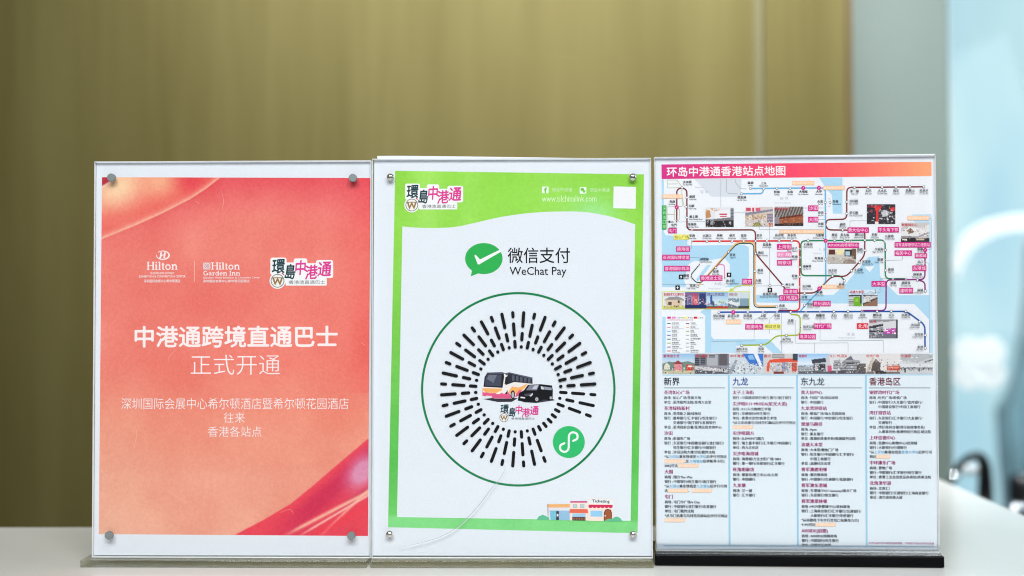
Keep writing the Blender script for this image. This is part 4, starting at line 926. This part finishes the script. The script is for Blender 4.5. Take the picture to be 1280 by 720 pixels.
photo((1086.2, 399.4, 1122, 422.8), Pic(W35, 38, (150, 148, 156)).poly([(0, .2), (.5, .1), (.5, .4), (0, .52)], (206, 206, 212)).poly([(0, .36), (.5, .24), (.5, .36), (0, .5)], (60, 58, 66)).poly([(.5, .16), (1, .06), (1, .46), (.5, .54)], (216, 216, 220)).poly([(.5, .56), (.96, .44), (.96, .74), (.5, .78)], (190, 70, 160)).speck((.5, .46, .95, .76), [(240, 160, 220), (120, 80, 190), (255, 240, 250)], 40, 15, 2).rect(0, .6, .5, .66, (50, 48, 54)).poly([(0, .74), (1, .8), (1, 1), (0, 1)], (110, 110, 122)).rect(.94, 0, 1, 1, (70, 68, 76)).speck((0, .5, .5, 1), [(220, 220, 226), (50, 48, 56), (150, 150, 160)], 60, 16, 2), '北角', .22)
q = Print('photo_frame', fr3, p3, L4 + .00001); q.rect(827.6, 364.2, 937.2, 386.6, ink(216, 222, 104))
photo((828.6, 365.2, 856.2, 385.8), Pic(44, 33, (222, 226, 232)).poly([(.1, .46), (.3, .3), (.7, .28), (.95, .44), (.95, .54), (.1, .56)], (150, 148, 150)).poly([(.12, .5), (.9, .48), (.86, .84), (.16, .86)], (222, 196, 172)).rect(.26, .6, .4, .78, (84, 72, 66)).rect(.68, .52, .78, .66, (60, 54, 54)).rect(0, .84, 1, 1, (196, 190, 120)).speck((0, .8, 1, 1), [(120, 128, 60), (230, 220, 150), (80, 70, 50)], 30, 17), '香港故宫文化博物馆', .9)
photo((856.2, 365.2, 883, 385.8), Pic(43, 33, (120, 150, 206)).grad((70, 104, 170), (190, 170, 200), 0, .5).rect(0, .2, .12, .84, (84, 74, 110)).rect(.16, .3, .3, .84, (110, 90, 130)).rect(.36, .2, .62, .84, (196, 90, 110)).rect(.44, .4, .58, .7, (240, 150, 140)).rect(.68, .1, .98, .84, (40, 60, 110)).rect(0, .8, 1, 1, (26, 40, 96)).speck((0, .3, 1, .8), [(240, 220, 220), (60, 60, 110), (220, 130, 150)], 50, 18), '尖沙咀海滨', .6)
photo((883, 365.2, 910, 385.8), Pic(43, 33, (150, 190, 226)).grad((140, 184, 226), (220, 232, 240), 0, .7).poly([(.2, .2), (.28, .18), (.3, .8), (.18, .8)], (50, 90, 150)).poly([(.4, .7), (.9, .4), (.96, .62), (.5, .82)], (186, 220, 208)).rect(.3, .58, .38, .84, (80, 90, 110)).rect(0, .84, 1, 1, (176, 66, 60)).rect(0, .84, .5, .9, (60, 110, 80)).speck((0, .6, 1, .88), [(60, 70, 84), (230, 236, 240), (200, 90, 70)], 40, 19), '西九文化区', .8, (120, 60, 110))
photo((910, 365.2, 936.2, 385.8), Pic(42, 33, (206, 218, 226)).rect(0, .4, 1, .62, (120, 146, 160)).rect(.52, 0, .55, .8, (226, 230, 234)).rect(.56, .4, 1, .84, (132, 160, 178)).poly([(0, .5), (.5, .7), (.5, .84), (0, .66)], (226, 228, 232)).poly([(0, .7), (.6, .94), (.6, 1), (0, 1)], (110, 120, 126)).poly([(.5, .86), (1, .84), (1, 1), (.5, 1)], (60, 66, 66)).speck((0, .4, .5, .9), [(90, 96, 104), (240, 240, 244)], 24, 20), '天际100', .4, (170, 50, 80))
B0, B1 = 442.2, 467.2
W43, H30 = 66, 40
pc = Pic(W43, H30, (150, 190, 224)).grad((146, 190, 230), (226, 232, 236), 0, .6)          # a plain seaside garden instead of the character picture
pc.poly([(0, .5), (.2, .4), (.5, .46), (.8, .38), (1, .48), (1, 1), (0, 1)], (110, 140, 130)).poly([(.06, .62), (.14, .44), (.24, .62), (.24, .8), (.06, .8)], (226, 220, 206)).rect(.36, .5, .62, .86, (224, 140, 148)).poly([(.32, .52), (.49, .34), (.66, .52)], (150, 60, 70)).rect(.74, .56, .96, .9, (214, 60, 54)).rect(.78, .6, .92, .68, (240, 236, 230)).rect(0, .86, 1, 1, (196, 190, 160)).speck((0, .6, 1, 1), [(240, 236, 226), (90, 110, 80), (214, 190, 150), (60, 50, 52)], 90, 21)
photo((828, B0, 868.3, B1), pc, '香港迪士尼', .5)
pc = Pic(W43, H30, (150, 150, 160)).poly([(0, .1), (1, 0), (1, .6), (0, .6)], (120, 122, 134)).rect(.02, .2, .14, .6, (50, 52, 60)).rect(.18, .16, .32, .56, (60, 62, 72)).rect(.36, .04, .68, .6, (176, 178, 186)).rect(.42, .08, .6, .12, (80, 80, 92)).rect(.42, .16, .6, .2, (80, 80, 92)).rect(.72, 0, .96, .6, (96, 92, 98)).poly([(0, .62), (1, .8), (1, .96), (0, .8)], (206, 202, 204)).poly([(0, .8), (1, .96), (1, 1), (0, 1)], (84, 86, 96)).speck((0, .7, 1, 1), [(60, 62, 70), (230, 230, 232), (130, 130, 140)], 70, 22, 2).rows((.02, .2, .32, .58), (130, 132, 144), 4)
photo((868.3, B0, 911, B1), pc, '世纪酒店', .36)
pc = Pic(W43, H30, (206, 214, 222)).poly([(.4, 0), (1, 0), (1, .7), (.6, .5)], (60, 120, 206)).poly([(.72, 0), (.84, 0), (1, .7), (.92, .74)], (232, 238, 244)).poly([(.56, .1), (.7, .06), (.76, .3), (.6, .3)], (140, 190, 230)).poly([(0, .9), (.2, .3), (.26, .34), (.1, 1), (0, 1)], (150, 158, 170)).poly([(.22, .9), (.44, .36), (.5, .4), (.36, .96)], (226, 230, 234)).speck((0, .4, 1, 1), [(60, 66, 80), (240, 242, 246), (120, 132, 150), (30, 36, 48)], 150, 23)
photo((911, B0, 954, B1), pc, '中环海滨', .42)
pc = Pic(W43, H30, (210, 206, 206)).rect(.26, 0, .62, .24, (150, 148, 150)).rows((.26, 0, .62, .24), (200, 196, 196), 3).poly([(.12, .5), (.2, .3), (.6, .24), (1, .26), (1, .42), (.2, .46), (.18, .9), (.1, .9)], (226, 84, 60)).rect(.24, .5, .5, .92, (196, 196, 206)).rect(.54, .46, .72, .9, (150, 160, 190)).rect(.86, 0, 1, .34, (60, 70, 84)).rect(.84, .46, .98, .9, (214, 78, 66)).rect(.3, .9, .6, 1, (130, 60, 56)).speck((.2, .46, 1, 1), [(240, 238, 236), (70, 74, 100), (206, 150, 100), (40, 42, 52)], 110, 24)
photo((954, B0, 997, B1), pc, '圆方', .2)
pc = Pic(W43, H30, (190, 216, 240)).grad((150, 196, 240), (232, 238, 244), 0, .55).poly([(.44, .3), (.88, .22), (.9, .44), (.46, .5)], (60, 64, 76)).rect(.5, .5, .88, .9, (110, 108, 116)).rect(.68, .56, .86, .88, (60, 54, 60)).rect(.54, .54, .64, .86, (206, 206, 212)).poly([(0, .62), (.5, .66), (.5, .94), (0, .9)], (130, 136, 146)).rows((0, .62, .5, .9), (196, 200, 206), 3).rect(.9, .1, 1, 1, (206, 200, 206)).rect(.94, .6, 1, .96, (214, 90, 130)).rect(0, .9, 1, 1, (96, 98, 108)).speck((0, .56, .9, 1), [(230, 232, 236), (60, 62, 72), (160, 164, 172)], 90, 25)
photo((997, B0, 1037, B1), pc, '海港城', .26)
pc = Pic(W43, H30, (222, 222, 226)).poly([(.1, .8), (.12, .36), (.3, .3), (.32, .8)], (130, 130, 138)).poly([(.3, .86), (.36, .4), (.6, .1), (.66, .3), (.84, .36), (.88, .86)], (110, 112, 122)).rows((.12, .34, .88, .84), (206, 206, 212), 3).poly([(.4, .5), (.7, .44), (.7, .5), (.4, .56)], (60, 60, 70)).rect(0, .84, 1, 1, (90, 84, 96)).rect(.76, .5, 1, .84, (96, 92, 88)).rect(0, .6, .06, .9, (214, 80, 120)).speck((0, .4, 1, 1), [(50, 50, 60), (236, 236, 240), (150, 140, 130)], 90, 26)
photo((1037, B0, 1082, B1), pc, 'K11 MUSEA', .46)
pc = Pic(W43, H30, (226, 222, 222)).poly([(0, .9), (.2, .2), (.26, .24), (.1, .94)], (206, 190, 176)).poly([(.2, .5), (.3, .26), (.5, .6), (.44, .9), (.16, .9)], (96, 86, 84)).rect(.44, .4, .54, .9, (230, 226, 226)).rect(.62, .6, 1, .86, (196, 84, 66)).rect(.64, .64, .98, .74, (226, 140, 120)).poly([(.6, .54), (1, .5), (1, .6), (.6, .62)], (210, 206, 206)).rect(0, .9, 1, 1, (130, 120, 122)).rect(.3, .86, .6, 1, (60, 54, 58)).speck((0, .3, 1, 1), [(60, 52, 52), (244, 240, 240), (160, 130, 120)], 80, 27)
photo((1082, B0, 1125, B1), pc, '时代广场', .36)
pc = Pic(W43, H30, (206, 208, 212)).poly([(0, 0), (1, 0), (1, .2), (.5, .45), (0, .3)], (184, 188, 192)).rect(0, .5, 1, .7, (222, 224, 228)).poly([(.74, .4), (1, .28), (1, .34), (.76, .46)], (80, 80, 88)).rect(0, .7, 1, .76, (110, 108, 116)).speck((0, .68, 1, .84), [(40, 40, 48), (180, 180, 186), (90, 86, 96)], 70, 28).rect(.14, .72, .18, .96, (46, 46, 54)).rect(.58, .74, .61, .9, (46, 46, 54)).rect(.3, .74, .32, .86, (50, 50, 58)).speck((0, 0, 1, .6), [(240, 240, 244), (150, 154, 160)], 40, 29, 2)
photo((1125, B0, 1166, B1), pc, '东港城', .3)

# text columns
P = Print('column_panel', fr3, p3, L1)
P.poly([(828, 469), (1166.6, 469), (1168.5, 683.5), (829, 683)], ink(226, 236, 244))
CBL = ink(158, 206, 232)
P.poly([(828, 468.2), (1166.6, 468), (1166.6, 469.2), (828, 469.4)], CBL)
P.poly([(829, 682.2), (1168.4, 683.2), (1168.4, 684.2), (829, 683.2)], ink(120, 180, 206))
for x in (911, 996.3, 1082.3): P.poly([(x - 1.2, 469), (x + 1.2, 469), (x + 2.2, 683), (x - .2, 683)], CBL)
T = 'T'
COLS = [('新界', ink(36, 40, 58), 829.8, [(T, '荃湾如心广场'), '商场:如心广场/荃新天地', '单位:荃湾裁判法院/荃湾大会堂', (T, '荃湾绿杨新村'), '商场:荃湾新之城/绿杨坊', '银行:富邦银行/汇丰银行/恒生银行/', ':交通银行/渣打银行/星展银行', '单位:荃湾政府合署/荃湾民政咨询中心', (T, '沙田'), '商场:新城市广场', '银行:东亚银行/中国建设银行/渣打银行/', ':恒生银行/汇丰银行/中国银行', '单位:沙田法院大楼/沙田裁判法院', '*从<沙田站>乘东铁线至<大学站>后步行可到达', '[香港中文大学],至<大埔墟站>后转新界小巴(', '20K)可达[香港教育大学]', (T, '大围'), '商场:围方The Wai', '银行:中国银行/恒生银行/渣打银行', '*从<大围站>乘东铁线至<九龙塘站>后步行可到', '达[香港城市大学]、[香港浸会大学]', (T, '屯门'), '商场:屯门市广场/v City', '银行:中国银行/渣打银行/东亚银行', '单位:屯门裁判法院', '*从屯门站乘屯马线至兆康站后步行可到达', '[香港岭南大学]']),
 ('九龙', ink(24, 62, 148), 915.5, [(T, '太子上海街'), '银行:中国建设银行/恒生银行/渣打银行', (T, '尖沙咀K11 MUSEA(星光大道)'), '商场:K11人文购物艺术馆', '银行:交通银行/恒生银行', '单位:香港太空馆/香港艺术馆', '*从尖东站乘屯马线至红磡站后步行可到达', '[香港理工大学]', (T, '尖沙咀圆方'), '商场:ELEMENTS圆方', '银行:瑞士嘉丰银行/汇丰银行/中国银行', '单位:西九文化区', (T, '尖沙咀海港城'), '商场:海港城/力宝太阳广场/1881', '银行:第一银行/天星银行/汇丰银行', (T, '旺角朗豪坊'), '商场:朗豪坊/雅兰中心/女人街', '银行:中国银行', (T, '九龙塘'), '商场:又一城', '银行:汇丰银行']),
 ('东九龙', ink(54, 64, 92), 1001, [(T, '黄大仙中心'), '商场:竹园广场/迎站商场', '银行:中国银行', (T, '九龙湾港铁站'), '商场:德福广场/淘大花园商场', '银行:中国银行/中信银行/恒生银行', (T, '观塘马蹄径'), '商场:Apm', '银行:集友银行', '单位:观塘民政事务处/观塘裁判法院', (T, '油塘大本型'), '商场:大本型/鲤鱼门广场', '银行:恒生银行/中国银行/汇丰银行/', ':中国工商银行', '单位:油塘社区会堂', (T, '将军澳建明邨'), '商场:都会驿商场', '银行:中国银行/交通银行/花旗银行', (T, '将军澳东港城'), '商场:东港城/TKO Gateway/南丰广场', '银行:东亚银行/恒生银行', (T, '将军澳翠林邨'), '商场:MCP/新都城中心/景林商场', '银行:上海商业银行/汇丰银行/交通银行/', ':大新银行/汇丰银行/华侨银行', '*从尚德苑下车步行至坑口站乘坐九巴(', '91M)可达[香港科技大学]', (T, 'AIRSIDE(启德)'), '商场:AIRSIDE/南荫商场', '银行:中国银行/恒生银行', '单位:启德社区会堂']),
 ('香港岛区', ink(112, 22, 48), 1086.4, [(T, '铜锣湾时代广场'), '商场:时代广场/希慎广场', '银行:中国银行/大众银行/富邦银行/', ':中国建设银行/中国工商银行', (T, '湾仔港铁站'), '银行:东亚银行/汇丰银行/大友银行/', ':交通银行', '单位:湾仔政府合署/湾仔民政事务处/', ':入境事务处/香港特别行政区域法院', (T, '上环信德中心'), '商场:信德中心购物中心/西港城', '银行:大新银行/中国银行', '*从<上环站>乘港岛线至<香港大学站>后步行可', '到达[香港大学]', (T, '中环康乐广场'), '商场:置地广场', '银行:中国银行/汇丰银行/恒生银行', '单位:香港工业总会签证办事处/终审法院', (T, '北角渣华道'), '商场:北角汇/', '银行:中国银行/交通银行/上海商业银行', '单位:渣华道市政大厦'])]
EM, ET = 4.25, 5.35
def units(s_): return sum(1.0 if ord(c) > 0x2e80 else (.36 if c in '/:(),*' else .58) for c in s_)
TXT, TTL, LBT, PT = ink(22, 28, 46), ink(158, 22, 106), ink(116, 182, 218), ink(252, 236, 222)
for head, hc, X0, rows_ in COLS:
    q = Print('list_column', fr3, p3, L2)
    q.text(head, X0, 471.8, X0 + 9.75 * len(head) + .3, 482.0, hc, bold=.018)
    q.rect(X0, 484.4, X0 + 76.5, 485.3, ink(116, 128, 142))
    y = 490.6; prev = None
    for r in rows_:
        isT = isinstance(r, tuple)
        if prev is not None: y += 7.55 if isT else (6.6 if prev else 5.66)
        prev = isT
        xs = X0 + (y - 490) * .0042 * (1 if X0 > 900 else 1.6)
        if isT: q.line(r[1], xs, y, ET, TTL, bold=.03); continue
        if r[0] in '*[<' or ':' not in r or '<' in r or '[' in r:
            seg = ''; mode = None; x = xs
            for ch in r + '\0':
                if ch in '<>[]\0':
                    if seg:
                        wdt = units(seg) * EM
                        if mode == '[': q.rect(x, y - 2.3, x + wdt, y + 2.3, ink(250, 210, 180)); q.line(seg, x, y, EM * .96, PT)
                        elif mode == '<': q.line(seg, x, y, EM, LBT, bold=.018)
                        else: q.line(seg, x, y, EM, TXT, bold=.022)
                        x += wdt
                    seg = ''; mode = ch if ch in '<[' else None
                else: seg += ch
        else:
            lab, rest = r.split(':', 1)
            if lab: q.line(lab + ' :', xs, y, EM, TXT, bold=.022)
            q.line(rest, xs + 11.2, y, EM, TXT, bold=.022)
P = Print('footnote', fr3, p3, L2); P.text('此资料由环岛中港通营销部整理，不得用于其他任何商业用途', 1085.6, 677.6, 1167.4, 680.6, ink(160, 40, 116), bold=.008)

solve_text()
for q in PRINTS: q.build()

# ================================================================== BEHIND, RIGHT: glazing, chair
def far(px, py, Y):
    X = (px - 640) / F_PX * Y; dz = -(py - 360) / F_PX; c, s_ = math.cos(PITCH), math.sin(PITCH)
    t = Y / (c - s_ * dz); return Vector((X, Y, CAM_H + (s_ + c * dz) * t))
m_gl = clear_sheet('window_glass', (0.86, 0.95, 0.96)); m_frost = mat('white_frosting', (250, 252, 252), rough=0.6, noise=0.03, nscale=6)
_nt = m_frost.node_tree; _t = _nt.nodes.new('ShaderNodeBsdfTranslucent'); _t.inputs[0].default_value = (0.95, 0.98, 0.98, 1); _m = _nt.nodes.new('ShaderNodeMixShader'); _m.inputs[0].default_value = 0.6
_nt.links.new(_nt.nodes['Principled BSDF'].outputs[0], _m.inputs[1]); _nt.links.new(_t.outputs[0], _m.inputs[2]); _nt.links.new(_m.outputs[0], _nt.nodes['Material Output'].inputs[0])
GY = 3.2
gl = empty('glass_partition', (2.2, GY, -1.05), 0, 'clear glass partition with white arch and petal decals at the right', 'glazing')
def gloc(px, py): q = far(px, py, GY); return (q.x - 2.2, q.z + 1.05)
box('pane', far(1192, 0, GY).x - 2.2, 2.0, 0, 0.012, 0.0, 3.2, m_gl, gl)
def flat_decal(name, pts, y=-0.004, th=0.003, m=m_frost):
    v = [(a, y, b) for a, b in pts] + [(a, y - th, b) for a, b in pts]; n = len(pts)
    return mesh_obj(name, v, [tuple(range(n)), tuple(range(2 * n - 1, n - 1, -1))] + [(i, n + i, n + (i + 1) % n, (i + 1) % n) for i in range(n)], m, gl)
outer = [(1190, 330), (1200, 300), (1222, 282), (1250, 273), (1285, 270), (1330, 280), (1370, 310)]; inner = [(1372, 330), (1330, 302), (1285, 290), (1252, 293), (1228, 304), (1210, 320), (1196, 352)]
flat_decal('arch_decal', [gloc(*q) for q in spline(outer, 4) + spline(inner, 4)])
for ang in (45, 135, 225, 315):
    cx_, cy_ = 1222 + 19 * math.cos(math.radians(ang)), 455 + 19 * math.sin(math.radians(ang))
    flat_decal('petal_decal', [gloc(cx_ + 19 * math.cos(t), cy_ + 19 * math.sin(t)) for t in np.linspace(0, 2 * math.pi, 24, endpoint=False)], y=-0.004 - ang * 1e-5)
# blue-grey curtain behind the glass
m_cur = mat('blue_grey_fabric', (205, 220, 228), rough=0.8, noise=0.12, nscale=5)
CYR = 4.6
pts = []
x0, x1 = far(1246, 0, CYR).x, far(1420, 0, CYR).x
v, f = [], []
NX = 60
topz = far(0, 300, CYR).z
for i in range(NX + 1):
    t = i / NX; x = x0 + (x1 - x0) * t; yy = CYR + .05 * math.sin(t * 70)
    sl = max(0, .25 - t) * 2.2
    v += [(x + sl * .1, yy, -1.04), (x, yy, -.2), (x + sl * .25, yy, topz - sl ** 2 * 1.6)]
for i in range(NX):
    a = i * 3; f += [(a, a + 3, a + 4, a + 1), (a + 1, a + 4, a + 5, a + 2)]
cur = mesh_obj('curtain', v, f, m_cur, smooth=True); md = cur.modifiers.new('thick', 'SOLIDIFY'); md.thickness = .006
tag(cur, 'hazy blue grey curtain hanging beyond the glass at the right edge', 'curtain')
# black chair with a looped back just past the counter edge
m_blk = mat('black_leather', (12, 13, 16), rough=0.45, noise=0.15, nscale=30); m_chr = mat('chrome', (225, 232, 236), rough=0.08, metal=1.0, noise=0.03, nscale=20)
HY = 2.0
cc = far(1216, 612, HY)
ch = empty('office_chair', (cc.x, HY, -1.05), 0, 'black looped chair back showing past the counter corner', 'chair')
def cl(px, py, dy=0): q = far(px, py, HY); return (q.x - cc.x, dy, q.z + 1.05)
TT = np.linspace(0, 2 * math.pi, 48, endpoint=False)
loop = [cl(1212 + 23 * math.cos(t), 622 + 53 * math.sin(t), .02 * math.cos(2 * t)) for t in TT]
tube('backrest_loop', loop, [.0058 + .0042 * (1 + math.cos(t - .6)) for t in TT], m_blk, ch, 12, closed=True)
m_arm = mat('pale_grey_plastic', (214, 224, 226), rough=0.35, noise=0.04, nscale=20)
pa, pb = cl(1206, 586, .03), cl(1231, 597, .03)
box('headrest', pa[0], pb[0], .02, .06, pb[2], pa[2], m_arm, ch, .006, 3)
zc = cl(1214, 614)[2]
box('seat', -.24, .24, .02, .5, .42, .5, m_blk, ch, .03, 3)
tube('back_post', [cl(1214, 655, .02), (0, .04, .62), (0, .08, .48)], .016, m_blk, ch)
tube('gas_lift', [(0, .25, .42), (0, .25, .1)], .025, m_chr, ch)
for k in range(5):
    a = 2 * math.pi * k / 5 + .3
    leg = tube('leg', [(0, .25, .12), (.28 * math.cos(a), .25 + .28 * math.sin(a), .07)], .018, m_blk, ch)
    lathe('caster', [(.028, -.02), (.03, 0), (.028, .02)], m_blk, leg, (.28 * math.cos(a), .25 + .28 * math.sin(a), .031), n=14)
for px, py, r in ((1250, 632, .012), (1176, 592, .010), (1262, 628, .007)):  # loose balls added as blurred bright spots, not parts of the chair
    q = cl(px, py, -.05)
    lathe('bokeh_ball', [(r * math.cos(a) + 1e-5, r * math.sin(a)) for a in np.linspace(-1.5, 1.5, 9)], m_chr, ch, q, axis='Y', n=16)

# second chair, only its dark side shows past the counter corner, and a pale side table with cups
ch2 = empty('office_chair', (0, 2.6, -1.05), 0, 'black chair cut off by the right edge of the photo', 'chair')
def c2(px, py, dy=0): q = far(px, py, 2.6); return (q.x, dy, q.z + 1.05)
a_, b_ = c2(1268, 596), c2(1330, 720)
bk = box('backrest', a_[0], b_[0], 0, .06, b_[2] - .12, a_[2], m_blk, ch2, .02, 3)
box('seat', a_[0], b_[0] + .1, -.02, .48, .40, .48, m_blk, ch2, .03, 3)
tube('gas_lift', [((a_[0] + b_[0]) / 2, .25, .40), ((a_[0] + b_[0]) / 2, .25, .02)], .03, m_chr, ch2)
lathe('foot_plate', [(.22, 0), (.22, .015), (.04, .03)], m_chr, ch2, ((a_[0] + b_[0]) / 2, .25, .002), axis='Z')
